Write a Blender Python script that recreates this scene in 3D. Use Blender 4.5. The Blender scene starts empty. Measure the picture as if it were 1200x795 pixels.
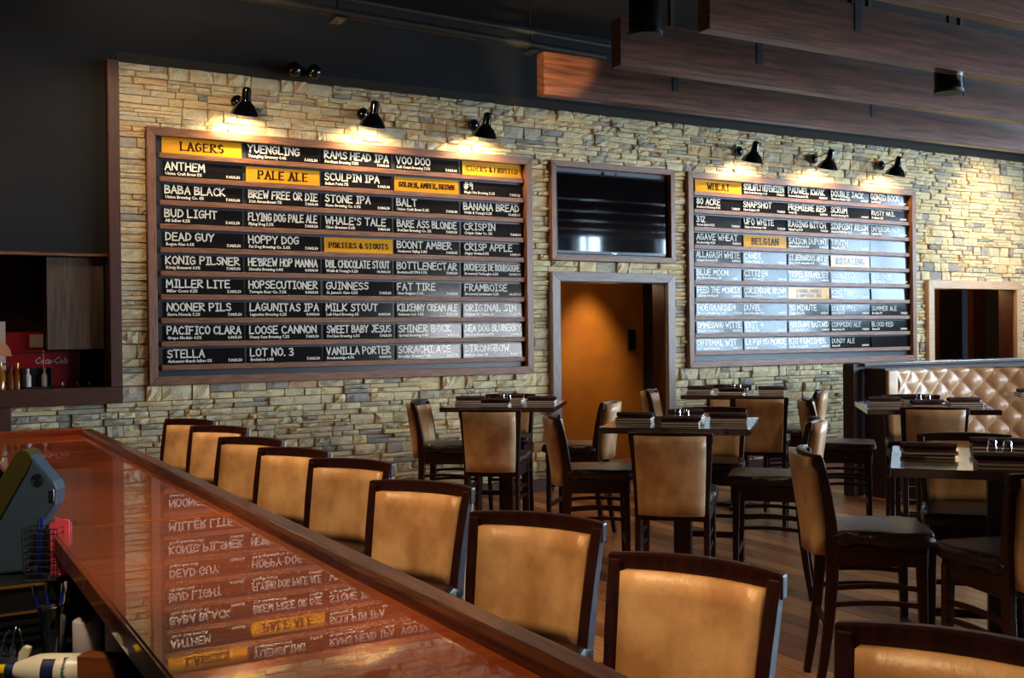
import bpy, bmesh, math, random
import numpy as np
from mathutils import Vector, Matrix

random.seed(7)
S = bpy.context.scene
COL = S.collection

# ------------------------------------------------------------------ camera
F_PX = 1252.67
CAM_H = 1.66
yaw, pitch, roll = [math.radians(a) for a in (29.85, -.33, -.62)]
right = Vector((math.cos(yaw), -math.sin(yaw), 0)); fwd = Vector((math.sin(yaw), math.cos(yaw), 0)); up = Vector((0, 0, 1))
f2 = fwd * math.cos(pitch) + up * math.sin(pitch); u2 = up * math.cos(pitch) - fwd * math.sin(pitch)
r3 = right * math.cos(roll) + u2 * math.sin(roll); u3 = u2 * math.cos(roll) - right * math.sin(roll)
cam_d = bpy.data.cameras.new('camera'); cam = bpy.data.objects.new('camera', cam_d); COL.objects.link(cam)
cam_d.sensor_fit = 'HORIZONTAL'; cam_d.sensor_width = 36; cam_d.lens = F_PX / 1200 * 36
cam_d.clip_start = .05; cam_d.clip_end = 60
M = Matrix.Identity(4)
for i, v in enumerate((r3, u3, -f2)):
    for j in range(3): M[j][i] = v[j]
M.translation = (0, 0, CAM_H); cam.matrix_world = M
S.camera = cam

# ------------------------------------------------------------------ view, world, lights
S.view_settings.view_transform = 'Standard'; S.view_settings.look = 'None'
S.view_settings.exposure = 1.15; S.view_settings.gamma = 1.0; S.view_settings.use_curve_mapping = False
try:
    S.cycles.use_denoising = True; S.cycles.max_bounces = 8; S.cycles.diffuse_bounces = 4; S.cycles.glossy_bounces = 4
    S.cycles.sample_clamp_indirect = 6
except Exception: pass
W = bpy.data.worlds.new('world'); S.world = W; W.use_nodes = True
W.node_tree.nodes['Background'].inputs[0].default_value = (.55, .7, 1, 1)
W.node_tree.nodes['Background'].inputs[1].default_value = 1.0

def light(name, kind, loc, energy, color, target=None, size=.1, size_y=None, angle=60, blend=.5):
    d = bpy.data.lights.new(name, kind); d.energy = energy; d.color = color
    if kind == 'AREA':
        d.shape = 'RECTANGLE'; d.size = size; d.size_y = size_y or size
    elif kind == 'SPOT':
        d.spot_size = math.radians(angle); d.spot_blend = blend; d.shadow_soft_size = size
    else: d.shadow_soft_size = size
    o = bpy.data.objects.new(name, d); COL.objects.link(o); o.location = loc
    if target is not None:
        o.rotation_euler = (Vector(target) - Vector(loc)).to_track_quat('-Z', 'Y').to_euler()
    return o
DAY = (.53, .77, 1.0); DAYF = (.95, .97, 1.0); WARM = (1.0, .66, .34); WARM2 = (1.0, .58, .24)
K_DAY = 2.6
# daylight in the window openings of the right and the front wall
RW = [(-3.9, -2.6), (-.45, 1.9), (2.2, 4.5), (4.8, 7.1)]; RZ = [(1.4, 4.4), (1.4, 4.3), (1.5, 4.3), (2.25, 4.3)]; FZ = (.9, 3.5)
for (a, b), (c, d) in zip(RW, RZ):
    light('window_daylight', 'AREA', (15.3, (a + b) / 2, (c + d) / 2), 25 * (b - a) * (d - c) * K_DAY, DAY, (0, (a + b) / 2, (c + d) / 2), b - a, d - c)
FW = [(10.8, 12.5), (12.8, 14.5)]
for a, b in FW:
    light('window_daylight', 'AREA', ((a + b) / 2, -4.3, 2.2), 48 * (b - a) * K_DAY, DAYF, ((a + b) / 2, 0, 2.2), b - a, 2.6)
# downlights above the bar and the bar stools
for y in (1.4, 2.9, 4.4, 5.9, 7.4):
    light('downlight', 'SPOT', (.55, y - .5, 4.0), 118, (1, .63, .3), (1.75, y, .9), .06, angle=55, blend=.6)
# downlights above the dining tables
for x, y in ((4.4, 7.75), (6.87, 7.72), (4.39, 5.45), (6.8, 5.53), (4.28, 3.07), (9.0, 6.2)):
    light('downlight', 'SPOT', (x - .2, y - .9, 3.42), 24, WARM, (x, y, 1.0), .08, angle=75, blend=.8)
light('beam_spot', 'SPOT', (3.75, 6.0, 3.3), 95, (1, .72, .36), (4.45, 7.02, 3.72), .03, angle=26, blend=.5)
light('worktop_fill', 'SPOT', (-.5, 2.2, 3.9), 130, (1, .82, .6), (.2, 3.5, .8), .08, angle=42, blend=.7)  # added spot that brightens the dark worktop items, stands for no real fixture
light('stone_wash', 'SPOT', (1.2, 7.0, 4.3), 70, (1, .76, .48), (2.6, 9.55, 3.7), .1, angle=80, blend=.9)
light('stone_wash', 'SPOT', (12.6, 8.0, 4.4), 110, (1, .78, .5), (13.0, 9.55, 3.0), .1, angle=60, blend=.9)
light('recess_fill', 'POINT', (13.2, 10.4, 2.3), 14, WARM2, size=.2)  # fill added to lighten the space behind the second opening
light('hall_spot', 'SPOT', (7.72, 10.98, 2.7), 95, (1, .8, .5), (7.66, 11.42, 0), .08, angle=66, blend=1)
light('hall_fill', 'POINT', (7.2, 10.3, 2.3), 4, (1, .7, .4), size=.2)
light('niche_glow', 'POINT', (.4, 8.6, 3.2), 10, WARM, size=.2)

# ------------------------------------------------------------------ helpers
def lin(c):
    return tuple(((v / 255) / 12.92 if v / 255 <= .04045 else ((v / 255 + .055) / 1.055) ** 2.4) for v in c)

def tag(o, label=None, cat=None, group=None, kind=None):
    if label: o['label'] = label
    if cat: o['category'] = cat
    if group: o['group'] = group
    if kind: o['kind'] = kind
    return o

def empty(name, loc=(0, 0, 0), rz=0, label=None, cat=None, group=None):
    o = bpy.data.objects.new(name, None); COL.objects.link(o); o.location = loc; o.rotation_euler = (0, 0, rz)
    o.empty_display_size = .05
    return tag(o, label, cat, group)

def mesh_obj(name, me, mat=None, parent=None, loc=None):
    o = bpy.data.objects.new(name, me); COL.objects.link(o)
    if mat is not None and not me.materials: me.materials.append(mat)
    if parent is not None: o.parent = parent
    if loc is not None: o.location = loc
    return o

def copy_tree(o, parent=None):
    c = o.copy(); COL.objects.link(c); c.parent = parent
    for ch in list(o.children): copy_tree(ch, c)
    return c

class MB:
    def __init__(s): s.v = []; s.f = []; s.m = []
    def add(s, vs, fs, T=None, mi=0):
        n = len(s.v)
        for p in vs:
            s.v.append(tuple(T @ Vector(p)) if T is not None else tuple(p))
        for f in fs: s.f.append([n + i for i in f]); s.m.append(mi)
        return s
    def box(s, x0, x1, y0, y1, z0, z1, T=None, mi=0):
        vs = [(x, y, z) for z in (z0, z1) for y in (y0, y1) for x in (x0, x1)]
        return s.add(vs, [(0, 2, 3, 1), (4, 5, 7, 6), (0, 1, 5, 4), (1, 3, 7, 5), (3, 2, 6, 7), (2, 0, 4, 6)], T, mi)
    def cyl(s, p, q, r, r2=None, n=12, mi=0, caps=True):
        p, q = Vector(p), Vector(q); r2 = r if r2 is None else r2; d = (q - p).normalized()
        a = d.orthogonal().normalized(); b = d.cross(a)
        vs = [p + (a * math.cos(t) + b * math.sin(t)) * r for t in [2 * math.pi * i / n for i in range(n)]]
        vs += [q + (a * math.cos(t) + b * math.sin(t)) * r2 for t in [2 * math.pi * i / n for i in range(n)]]
        fs = [(i, (i + 1) % n, n + (i + 1) % n, n + i) for i in range(n)]
        if caps: fs += [tuple(range(n - 1, -1, -1)), tuple(range(n, 2 * n))]
        return s.add(vs, fs, None, mi)
    def tube(s, pts, r, n=8, mi=0):
        pts = [Vector(p) for p in pts]; rs = r if isinstance(r, (list, tuple)) else [r] * len(pts)
        vs = []; a = None
        for i, p in enumerate(pts):
            d = (pts[min(i + 1, len(pts) - 1)] - pts[max(i - 1, 0)]).normalized()
            if a is None: a = d.orthogonal().normalized()
            else: a = (a - d * a.dot(d)).normalized()
            b = d.cross(a)
            vs += [p + (a * math.cos(t) + b * math.sin(t)) * rs[i] for t in [2 * math.pi * k / n for k in range(n)]]
        fs = []
        for i in range(len(pts) - 1):
            for k in range(n): fs.append((i * n + k, i * n + (k + 1) % n, (i + 1) * n + (k + 1) % n, (i + 1) * n + k))
        fs += [tuple(range(n - 1, -1, -1)), tuple(range((len(pts) - 1) * n, len(pts) * n))]
        return s.add(vs, fs, None, mi)
    def lathe(s, prof, n=20, T=None, mi=0):
        vs = [(r * math.cos(2 * math.pi * k / n), r * math.sin(2 * math.pi * k / n), z) for r, z in prof for k in range(n)]
        fs = []
        for i in range(len(prof) - 1):
            for k in range(n): fs.append((i * n + k, i * n + (k + 1) % n, (i + 1) * n + (k + 1) % n, (i + 1) * n + k))
        if prof[0][0] > 1e-5: fs.append(tuple(range(n - 1, -1, -1)))
        if prof[-1][0] > 1e-5: fs.append(tuple(range((len(prof) - 1) * n, len(prof) * n)))
        return s.add(vs, fs, T, mi)
    def prism(s, pts, y0, y1, T=None, mi=0):      # polygon in xz extruded along y
        n = len(pts); vs = [(x, y0, z) for x, z in pts] + [(x, y1, z) for x, z in pts]
        fs = [tuple(range(n)), tuple(range(2 * n - 1, n - 1, -1))] + [(i, n + i, n + (i + 1) % n, (i + 1) % n) for i in range(n)]
        return s.add(vs, fs, T, mi)
    def sweep(s, pts, ws, ds, mi=0):             # rectangle swept along points in the yz plane; ws along x, ds across
        vs = []
        for i, (x, y, z) in enumerate(pts):
            a = Vector(pts[min(i + 1, len(pts) - 1)]) - Vector(pts[max(i - 1, 0)]); a.normalize()
            nrm = Vector((0, -a.z, a.y)); w = ws[i] / 2; d = ds[i] / 2
            p = Vector((x, y, z)); X = Vector((1, 0, 0))
            vs += [p - X * w - nrm * d, p + X * w - nrm * d, p + X * w + nrm * d, p - X * w + nrm * d]
        fs = [(0, 1, 2, 3)]
        for i in range(len(pts) - 1):
            for k in range(4): fs.append((i * 4 + k, (i + 1) * 4 + k, (i + 1) * 4 + (k + 1) % 4, i * 4 + (k + 1) % 4))
        n = 4 * len(pts) - 4; fs.append((n + 3, n + 2, n + 1, n))
        return s.add(vs, fs, None, mi)
    def mesh(s, name, mats=(), smooth=False, bevel=0, segs=2, fix=True):
        me = bpy.data.meshes.new(name); me.from_pydata(s.v, [], s.f)
        for m in mats: me.materials.append(m)
        for i, p in enumerate(me.polygons): p.material_index = s.m[i]
        bm = bmesh.new(); bm.from_mesh(me)
        if fix: bmesh.ops.recalc_face_normals(bm, faces=bm.faces)
        if bevel:
            es = [e for e in bm.edges if len(e.link_faces) == 2 and e.calc_face_angle(0) > .6]
            bmesh.ops.bevel(bm, geom=es, offset=bevel, segments=segs, profile=.6, affect='EDGES', clamp_overlap=True)
        for f in bm.faces: f.smooth = smooth
        bm.to_mesh(me); bm.free(); me.update()
        if smooth:
            try: me.set_sharp_from_angle(angle=math.radians(50))
            except Exception: pass
        return me
    def build(s, name, mat, parent=None, loc=None, smooth=False, bevel=0, segs=2, fix=True):
        mats = mat if isinstance(mat, (list, tuple)) else [mat]
        return mesh_obj(name, s.mesh(name, mats, smooth, bevel, segs, fix), None, parent, loc)

def node(nt, t, **kw):
    n = nt.nodes.new(t)
    for k, v in kw.items(): setattr(n, k, v)
    return n

def mat(name, col, rough=.5, metal=0, col2=None, nscale=6, stretch=(1, 1, 1), detail=4, bump=0, bscale=None, coat=0, coat_r=.05,
        spec=.5, emit=None, estr=0, objrand=0, lo=.35, hi=.65, coords='Object', bstretch=None, rough2=None):
    m = bpy.data.materials.new(name); m.use_nodes = True; nt = m.node_tree; b = nt.nodes['Principled BSDF']
    b.inputs['Base Color'].default_value = (*lin(col), 1); b.inputs['Roughness'].default_value = rough
    b.inputs['Metallic'].default_value = metal; b.inputs['Specular IOR Level'].default_value = spec
    b.inputs['Coat Weight'].default_value = coat; b.inputs['Coat Roughness'].default_value = coat_r
    if emit:
        b.inputs['Emission Color'].default_value = (*lin(emit), 1); b.inputs['Emission Strength'].default_value = estr
    tc = node(nt, 'ShaderNodeTexCoord')
    oi = node(nt, 'ShaderNodeObjectInfo')
    add = node(nt, 'ShaderNodeVectorMath', operation='ADD')
    mul = node(nt, 'ShaderNodeMath', operation='MULTIPLY'); mul.inputs[1].default_value = 37.0
    nt.links.new(oi.outputs['Random'], mul.inputs[0])
    nt.links.new(tc.outputs[coords], add.inputs[0]); nt.links.new(mul.outputs[0], add.inputs[1])
    def noise(sc, st):
        mp = node(nt, 'ShaderNodeMapping'); mp.inputs['Scale'].default_value = st
        nt.links.new(add.outputs[0], mp.inputs['Vector'])
        n = node(nt, 'ShaderNodeTexNoise'); n.inputs['Scale'].default_value = sc; n.inputs['Detail'].default_value = detail
        nt.links.new(mp.outputs[0], n.inputs['Vector']); return n
    src = None
    if col2 is not None:
        n = noise(nscale, stretch)
        cr = node(nt, 'ShaderNodeValToRGB'); cr.color_ramp.elements[0].position = lo; cr.color_ramp.elements[1].position = hi
        cr.color_ramp.elements[0].color = (*lin(col), 1); cr.color_ramp.elements[1].color = (*lin(col2), 1)
        nt.links.new(n.outputs['Fac'], cr.inputs[0]); src = cr.outputs[0]
        if rough2 is not None:
            mr = node(nt, 'ShaderNodeMapRange'); mr.inputs['To Min'].default_value = rough; mr.inputs['To Max'].default_value = rough2
            nt.links.new(n.outputs['Fac'], mr.inputs['Value']); nt.links.new(mr.outputs[0], b.inputs['Roughness'])
    if objrand:
        hs = node(nt, 'ShaderNodeHueSaturation'); mr = node(nt, 'ShaderNodeMapRange')
        mr.inputs['To Min'].default_value = 1 - objrand; mr.inputs['To Max'].default_value = 1 + objrand
        nt.links.new(oi.outputs['Random'], mr.inputs['Value']); nt.links.new(mr.outputs[0], hs.inputs['Value'])
        if src is not None: nt.links.new(src, hs.inputs['Color'])
        else: hs.inputs['Color'].default_value = (*lin(col), 1)
        src = hs.outputs[0]
    if src is not None: nt.links.new(src, b.inputs['Base Color'])
    if bump:
        n = noise(bscale or nscale, bstretch or stretch); bp = node(nt, 'ShaderNodeBump'); bp.inputs['Strength'].default_value = bump
        bp.inputs['Distance'].default_value = .01
        nt.links.new(n.outputs['Fac'], bp.inputs['Height']); nt.links.new(bp.outputs[0], b.inputs['Normal'])
    return m

Mt = {}
Mt['trim_x'] = mat('frame_wood_horizontal', (102, 62, 41), .36, 0, (150, 102, 72), 5, (1.2, 12, 26), 6, .25, 12, coords='Object')
Mt['trim_z'] = mat('frame_wood_vertical', (102, 62, 41), .36, 0, (150, 102, 72), 5, (26, 12, 1.2), 6, .25, 12)
Mt['dark_trim_z'] = mat('dark_stained_wood_vertical', (64, 32, 20), .45, 0, (88, 46, 28), 5, (26, 14, 1.2), 6, .2, 12)
Mt['dark_trim_x'] = mat('dark_stained_wood_horizontal', (64, 32, 20), .45, 0, (88, 46, 28), 5, (1.2, 14, 26), 6, .2, 12)
Mt['beam'] = mat('beam_veneer', (70, 40, 27), .3, 0, (108, 66, 46), 4, (.6, 6, 9), 7, .15, 10)
Mt['chair_wood'] = mat('chair_mahogany', (34, 12, 8), .36, 0, (48, 19, 12), 5, (12, 12, 1), 3, 0, spec=.28)
Mt['table_wood'] = mat('table_mahogany', (58, 26, 16), .16, 0, (76, 36, 22), 4, (1, 14, 1), 4, .02, 30, coat=.5, coat_r=.08)
Mt['tan'] = mat('tan_leather', (176, 132, 90), .38, 0, (214, 176, 132), 8, (1, 1, .7), 6, .12, 60, lo=.36, hi=.62)
Mt['seat'] = mat('brown_seat_leather', (30, 18, 13), .3, 0, (42, 26, 18), 8, (1, 1, 1), 3, .35, 70, spec=.4)
Mt['black_wall'] = mat('charcoal_paint', (27, 28, 31), .9, 0, (32, 33, 36), 1.5)
Mt['ceil'] = mat('black_ceiling_paint', (14, 14, 15), .9)
Mt['dark_metal'] = mat('blackened_steel', (28, 28, 30), .45, .3)
Mt['conduit'] = mat('grey_conduit', (74, 68, 60), .5, .3)
Mt['black_gloss'] = mat('black_enamel', (9, 9, 10), .12, 0, coat=.6)
Mt['backing'] = mat('slate_grey_backing', (52, 60, 68), .35, 0, (58, 66, 74), 3)
Mt['plate'] = mat('black_chalk_plate', (26, 24, 24), .13, 0, (32, 29, 28), 4, spec=.3)
Mt['plate_yellow'] = mat('mustard_plate', (226, 164, 44), .16, 0, (218, 152, 38), 3, spec=.3)
Mt['ink_white'] = mat('cream_marker', (250, 243, 226), .13, spec=.3)
Mt['ink_dark'] = mat('brown_black_ink', (52, 34, 22), .16, spec=.3)
Mt['mortar'] = mat('stone_backing', (60, 52, 42), .95)
Mt['grey_casing_z'] = mat('grey_oak_vertical', (126, 108, 98), .38, 0, (158, 142, 134), 5, (24, 12, 1.2), 6, .3, 12)
Mt['grey_casing_x'] = mat('grey_oak_horizontal', (126, 108, 98), .38, 0, (158, 142, 134), 5, (1.2, 12, 24), 6, .3, 12)
Mt['tan_casing'] = mat('light_oak', (190, 150, 112), .4, 0, (214, 176, 138), 5, (1.2, 12, 20), 6, .2, 12)
Mt['hall'] = mat('burnt_orange_plaster', (186, 112, 26), .6, 0, (170, 96, 22), 3)
Mt['hall_dark'] = mat('dark_red_brown_paint', (74, 32, 14), .6)
Mt['hall_black'] = mat('hall_black_paint', (16, 12, 12), .6)
Mt['screen'] = mat('tv_glass', (6, 6, 9), .04, 0, spec=.9)
Mt['tv_bezel'] = mat('tv_bezel', (18, 20, 24), .2)
Mt['copper'] = mat('copper_bar_top', (160, 74, 38), .32, .5, (200, 104, 56), 3, (1, 14, 1), 5, 0, 20, coat=1, coat_r=.005, lo=.3, hi=.75)
Mt['seam'] = mat('copper_seam', (228, 130, 60), .2, .7)
Mt['rail'] = mat('bar_rail_oak', (50, 24, 14), .3, 0, (92, 50, 30), 4, (22, 1.2, 22), 7, .15, 10, coat=.5, coat_r=.12, lo=.3, hi=.62)
Mt['bar_panel'] = mat('bar_front_wood', (48, 20, 12), .35, 0, (66, 30, 18), 4, (14, 14, 1), 4)
Mt['black_plastic'] = mat('black_plastic', (20, 22, 25), .4)
Mt['pos_blue'] = mat('slate_terminal_plastic', (58, 74, 88), .38)
Mt['pos_screen'] = mat('terminal_screen', (66, 58, 22), .3)
Mt['gold'] = mat('gold_foil', (196, 146, 62), .3, .8)
Mt['chrome'] = mat('chrome', (225, 225, 230), .1, 1)
Mt['cream_paper'] = mat('cream_paper', (240, 228, 206), .7)
Mt['pale_paper'] = mat('receipt_paper', (206, 186, 178), .7)
Mt['menu'] = mat('brown_red_menu_cover', (74, 30, 20), .35)
Mt['napkin'] = mat('dark_brown_napkin', (58, 40, 37), .95, 0, (72, 52, 48), 30, bump=.5, bscale=120)
Mt['white_plastic'] = mat('white_bottle_plastic', (232, 220, 190), .35)
Mt['navy'] = mat('navy_label', (26, 32, 74), .4)
Mt['yellow_plastic'] = mat('yellow_nozzle', (240, 196, 20), .3)
Mt['pink'] = mat('pink_note_paper', (228, 74, 92), .6)
Mt['blue_plastic'] = mat('blue_pen_plastic', (20, 34, 140), .3)
Mt['box_wood'] = mat('cutting_board_wood', (120, 58, 22), .4, 0, (146, 76, 32), 4, (1, 1, 14))
Mt['cab'] = mat('grey_brown_veneer', (84, 66, 54), .45, 0, (112, 92, 78), 4, (16, 8, .8), 7, .1, 14)
Mt['niche'] = mat('niche_dark_red_wood', (58, 22, 12), .4, 0, (70, 28, 16), 3, (1, 1, 8))
Mt['cola_red'] = mat('red_panel', (150, 20, 28), .3)
Mt['panel_white'] = mat('warm_white_panel', (206, 190, 176), .4)
Mt['peach'] = mat('peach_panel', (232, 158, 122), .4)
Mt['grey_ink'] = mat('silver_script', (196, 186, 190), .4)
Mt['amber'] = mat('amber_liquor', (150, 84, 20), .1, 0, spec=.8)
Mt['cap_grey'] = mat('partition_cap_laminate', (96, 92, 90), .14, 0, spec=.8)
Mt['partition'] = mat('partition_espresso', (40, 20, 14), .55, 0, (54, 28, 19), 4, (12, 12, 1))
Mt['tuft'] = mat('tufted_tan_leather', (176, 132, 92), .33, 0, (192, 150, 110), 4, bump=.06, bscale=50, spec=.7)
Mt['lens'] = mat('frosted_lamp_lens', (150, 152, 156), .3, emit=(170, 176, 180), estr=.3)
Mt['bulb'] = mat('lit_bulb', (255, 230, 180), .4, emit=(255, 214, 150), estr=30)
Mt['window_frame'] = mat('window_frame_paint', (70, 66, 62), .5)

def glass_mat(name, col=(1, 1, 1), mixf=.12, rough=.02):
    m = bpy.data.materials.new(name); m.use_nodes = True; nt = m.node_tree
    for n in list(nt.nodes): nt.nodes.remove(n)
    o = node(nt, 'ShaderNodeOutputMaterial'); t = node(nt, 'ShaderNodeBsdfTransparent'); g = node(nt, 'ShaderNodeBsdfGlossy')
    t.inputs[0].default_value = (*col, 1); g.inputs['Roughness'].default_value = rough
    x = node(nt, 'ShaderNodeMixShader'); x.inputs[0].default_value = mixf
    nt.links.new(t.outputs[0], x.inputs[1]); nt.links.new(g.outputs[0], x.inputs[2]); nt.links.new(x.outputs[0], o.inputs[0]); return m
Mt['glass'] = glass_mat('clear_glass')
Mt['pint'] = glass_mat('pint_glass', (.82, .8, .72), .22)

def stone_mat():
    m = bpy.data.materials.new('ledgestone'); m.use_nodes = True; nt = m.node_tree; b = nt.nodes['Principled BSDF']
    b.inputs['Roughness'].default_value = .75; b.inputs['Specular IOR Level'].default_value = .3
    at = node(nt, 'ShaderNodeAttribute', attribute_name='tone')
    cr = node(nt, 'ShaderNodeValToRGB'); e = cr.color_ramp.elements
    cols = [(0, (160, 152, 140)), (.14, (190, 178, 156)), (.3, (218, 200, 162)), (.55, (230, 210, 166)), (.8, (238, 212, 160)), (.92, (220, 180, 126)), (1, (184, 170, 148))]
    e[0].position = 0; e[0].color = (*lin(cols[0][1]), 1); e[1].position = 1; e[1].color = (*lin(cols[-1][1]), 1)
    for p, c in cols[1:-1]:
        k = e.new(p); k.color = (*lin(c), 1)
    ge = node(nt, 'ShaderNodeNewGeometry')
    mp = node(nt, 'ShaderNodeMapping'); mp.inputs['Scale'].default_value = (1, 1, 3.2); nt.links.new(ge.outputs['Position'], mp.inputs[0])
    n1 = node(nt, 'ShaderNodeTexNoise'); n1.inputs['Scale'].default_value = 9; n1.inputs['Detail'].default_value = 7
    nt.links.new(mp.outputs[0], n1.inputs[0])
    ad = node(nt, 'ShaderNodeMath', operation='MULTIPLY_ADD'); ad.inputs[1].default_value = .5; ad.inputs[2].default_value = -.25
    nt.links.new(n1.outputs['Fac'], ad.inputs[0])
    a2 = node(nt, 'ShaderNodeMath', operation='ADD', use_clamp=True)
    nt.links.new(at.outputs['Fac'], a2.inputs[0]); nt.links.new(ad.outputs[0], a2.inputs[1]); nt.links.new(a2.outputs[0], cr.inputs[0])
    n2 = node(nt, 'ShaderNodeTexNoise'); n2.inputs['Scale'].default_value = 38; n2.inputs['Detail'].default_value = 6; nt.links.new(mp.outputs[0], n2.inputs[0])
    mr = node(nt, 'ShaderNodeMapRange'); mr.inputs['From Min'].default_value = .3; mr.inputs['From Max'].default_value = .7
    mr.inputs['To Min'].default_value = .8; mr.inputs['To Max'].default_value = 1.15; nt.links.new(n2.outputs['Fac'], mr.inputs[0])
    vm = node(nt, 'ShaderNodeVectorMath', operation='SCALE'); nt.links.new(cr.outputs[0], vm.inputs[0]); nt.links.new(mr.outputs[0], vm.inputs['Scale'])
    nt.links.new(vm.outputs[0], b.inputs['Base Color'])
    bp = node(nt, 'ShaderNodeBump'); bp.inputs['Strength'].default_value = .7; bp.inputs['Distance'].default_value = .012
    nt.links.new(n2.outputs['Fac'], bp.inputs['Height']); nt.links.new(bp.outputs[0], b.inputs['Normal'])
    return m
Mt['stone'] = stone_mat()

def floor_mat():
    m = bpy.data.materials.new('floor_planks'); m.use_nodes = True; nt = m.node_tree; b = nt.nodes['Principled BSDF']
    b.inputs['Roughness'].default_value = .34
    oi = node(nt, 'ShaderNodeObjectInfo'); cr = node(nt, 'ShaderNodeValToRGB'); e = cr.color_ramp.elements
    e[0].color = (*lin((90, 56, 34)), 1); e[1].color = (*lin((180, 130, 84)), 1)
    for p, c in ((.35, (128, 84, 52)), (.7, (152, 104, 64))):
        k = e.new(p); k.color = (*lin(c), 1)
    nt.links.new(oi.outputs['Random'], cr.inputs[0])
    ge = node(nt, 'ShaderNodeNewGeometry'); mp = node(nt, 'ShaderNodeMapping'); mp.inputs['Scale'].default_value = (26, 1.4, 1)
    nt.links.new(ge.outputs['Position'], mp.inputs[0])
    n = node(nt, 'ShaderNodeTexNoise'); n.inputs['Scale'].default_value = 2; n.inputs['Detail'].default_value = 7; nt.links.new(mp.outputs[0], n.inputs[0])
    mr = node(nt, 'ShaderNodeMapRange'); mr.inputs['From Min'].default_value = .3; mr.inputs['From Max'].default_value = .7
    mr.inputs['To Min'].default_value = .55; mr.inputs['To Max'].default_value = 1.3; nt.links.new(n.outputs['Fac'], mr.inputs[0])
    vm = node(nt, 'ShaderNodeVectorMath', operation='SCALE'); nt.links.new(cr.outputs[0], vm.inputs[0]); nt.links.new(mr.outputs[0], vm.inputs['Scale'])
    nt.links.new(vm.outputs[0], b.inputs['Base Color']); return m
Mt['floor'] = floor_mat()
Mt['floor_base'] = mat('floor_base_wood', (74, 46, 28), .4, 0, (110, 72, 46), 2, (14, 1, 1), 5)

# ------------------------------------------------------------------ shell
D = 9.5          # front plane of the frames hung on the stone wall
YB = 9.6         # plane of the wall behind the stones
CEIL = 4.85
def holed(xs0, xs1, z0, z1, y0, y1, holes, axis='x'):
    mb = MB(); xs = sorted({xs0, xs1, *[h[0] for h in holes], *[h[1] for h in holes]}); zs = sorted({z0, z1, *[h[2] for h in holes], *[h[3] for h in holes]})
    for i in range(len(xs) - 1):
        for j in range(len(zs) - 1):
            cx, cz = (xs[i] + xs[i + 1]) / 2, (zs[j] + zs[j + 1]) / 2
            if any(h[0] < cx < h[1] and h[2] < cz < h[3] for h in holes): continue
            if axis == 'x': mb.box(xs[i], xs[i + 1], y0, y1, zs[j], zs[j + 1])
            else: mb.box(y0, y1, xs[i], xs[i + 1], zs[j], zs[j + 1])
    return mb
floor = tag(MB().box(-3, 15, -4, 12.2, -.12, -.008).build('floor', Mt['floor_base']), kind='structure')
tag(MB().box(-3, 15, -4, 12.2, CEIL, CEIL + .1).build('ceiling', Mt['ceil']), kind='structure')
DOOR = (6.04, 7.475, 0, 2.205); OPEN2 = (11.9, 13.64, 0, 2.205); NICHE = (-1.2, 1.535, 1.24, 2.34)
wall = holed(-3, 15, 0, CEIL, YB, YB + .16, [DOOR, OPEN2, NICHE]).build('wall_back', Mt['black_wall']); tag(wall, kind='structure')
tag(MB().box(-3.15, -3, -4, 12.2, 0, CEIL).build('wall_left', Mt['black_wall']), kind='structure')
tag(holed(-4, 12.2, 0, CEIL, 15, 15.15, [(*p, *q) for p, q in zip(RW, RZ)], 'y').build('wall_right', Mt['black_wall']), kind='structure')
tag(holed(-3, 15, 0, CEIL, -4.15, -4, [(a, b, *FZ) for a, b in FW]).build('wall_front', Mt['black_wall']), kind='structure')
k = 0
for (a, b), (c, d) in zip(RW, RZ):
    k += 1; w = MB()
    for y in (a, (a + b) / 2 - .03, b - .06): w.box(15.02, 15.1, y, y + .06, c, d)
    for z in (c, d - .06): w.box(15.02, 15.1, a, b, z, z + .06)
    w = tag(w.build('window_%d' % k, Mt['window_frame']), kind='structure')
    MB().box(15.05, 15.055, a, b, c, d).build('pane', Mt['glass'], w)
for a, b in FW:
    k += 1; w = MB()
    for x in (a, (a + b) / 2 - .03, b - .06): w.box(x, x + .06, -4.1, -4.02, *FZ)
    for z in (FZ[0], FZ[1] - .06): w.box(a, b, -4.1, -4.02, z, z + .06)
    w = tag(w.build('window_%d' % k, Mt['window_frame']), kind='structure')
    MB().box(a, b, -4.06, -4.055, *FZ).build('pane', Mt['glass'], w)
# hall behind the doorway, and the space behind the second opening
tag(MB().box(5.2, 8.62, 11.5, 11.6, 0, 2.8).build('wall_hall', Mt['hall']), kind='structure')
tag(MB().box(8.62, 8.75, 11.3, 12.2, 0, 2.8).box(8.75, 11.4, 12.0, 12.2, 0, 2.8).box(11.0, 11.1, 9.76, 12, 0, 2.8).build('wall_hall_right', Mt['hall_black']), kind='structure')
tag(MB().box(5.1, 5.2, 9.76, 11.6, 0, 2.8).build('wall_hall_left', Mt['hall']), kind='structure')
tag(MB().box(5.1, 15, 9.76, 12.2, 2.8, 2.9).build('ceiling_hall', Mt['hall_dark']), kind='structure')
tag(MB().box(11.1, 13.9, 11.0, 11.1, 0, 2.8).box(14.7, 15, 11.0, 11.1, 0, 2.8).build('wall_hall_red', Mt['hall_dark']), kind='structure')
tag(MB().box(13.9, 14.7, 11.2, 11.3, 0, 2.8).build('wall_hall_recess', Mt['hall_black']), kind='structure')
sw = empty('wall_plaque', (8.42, 11.49, 1.55), 0, 'small dark upright plaque on the orange hallway wall, seen through the doorway', 'plaque')
MB().box(-.05, .05, -.02, 0, -.13, .13).build('face', Mt['black_plastic'], sw, bevel=.004)
MB().box(-.056, .056, -.008, 0.006, -.136, .136).build('rim', Mt['dark_metal'], sw)
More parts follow.
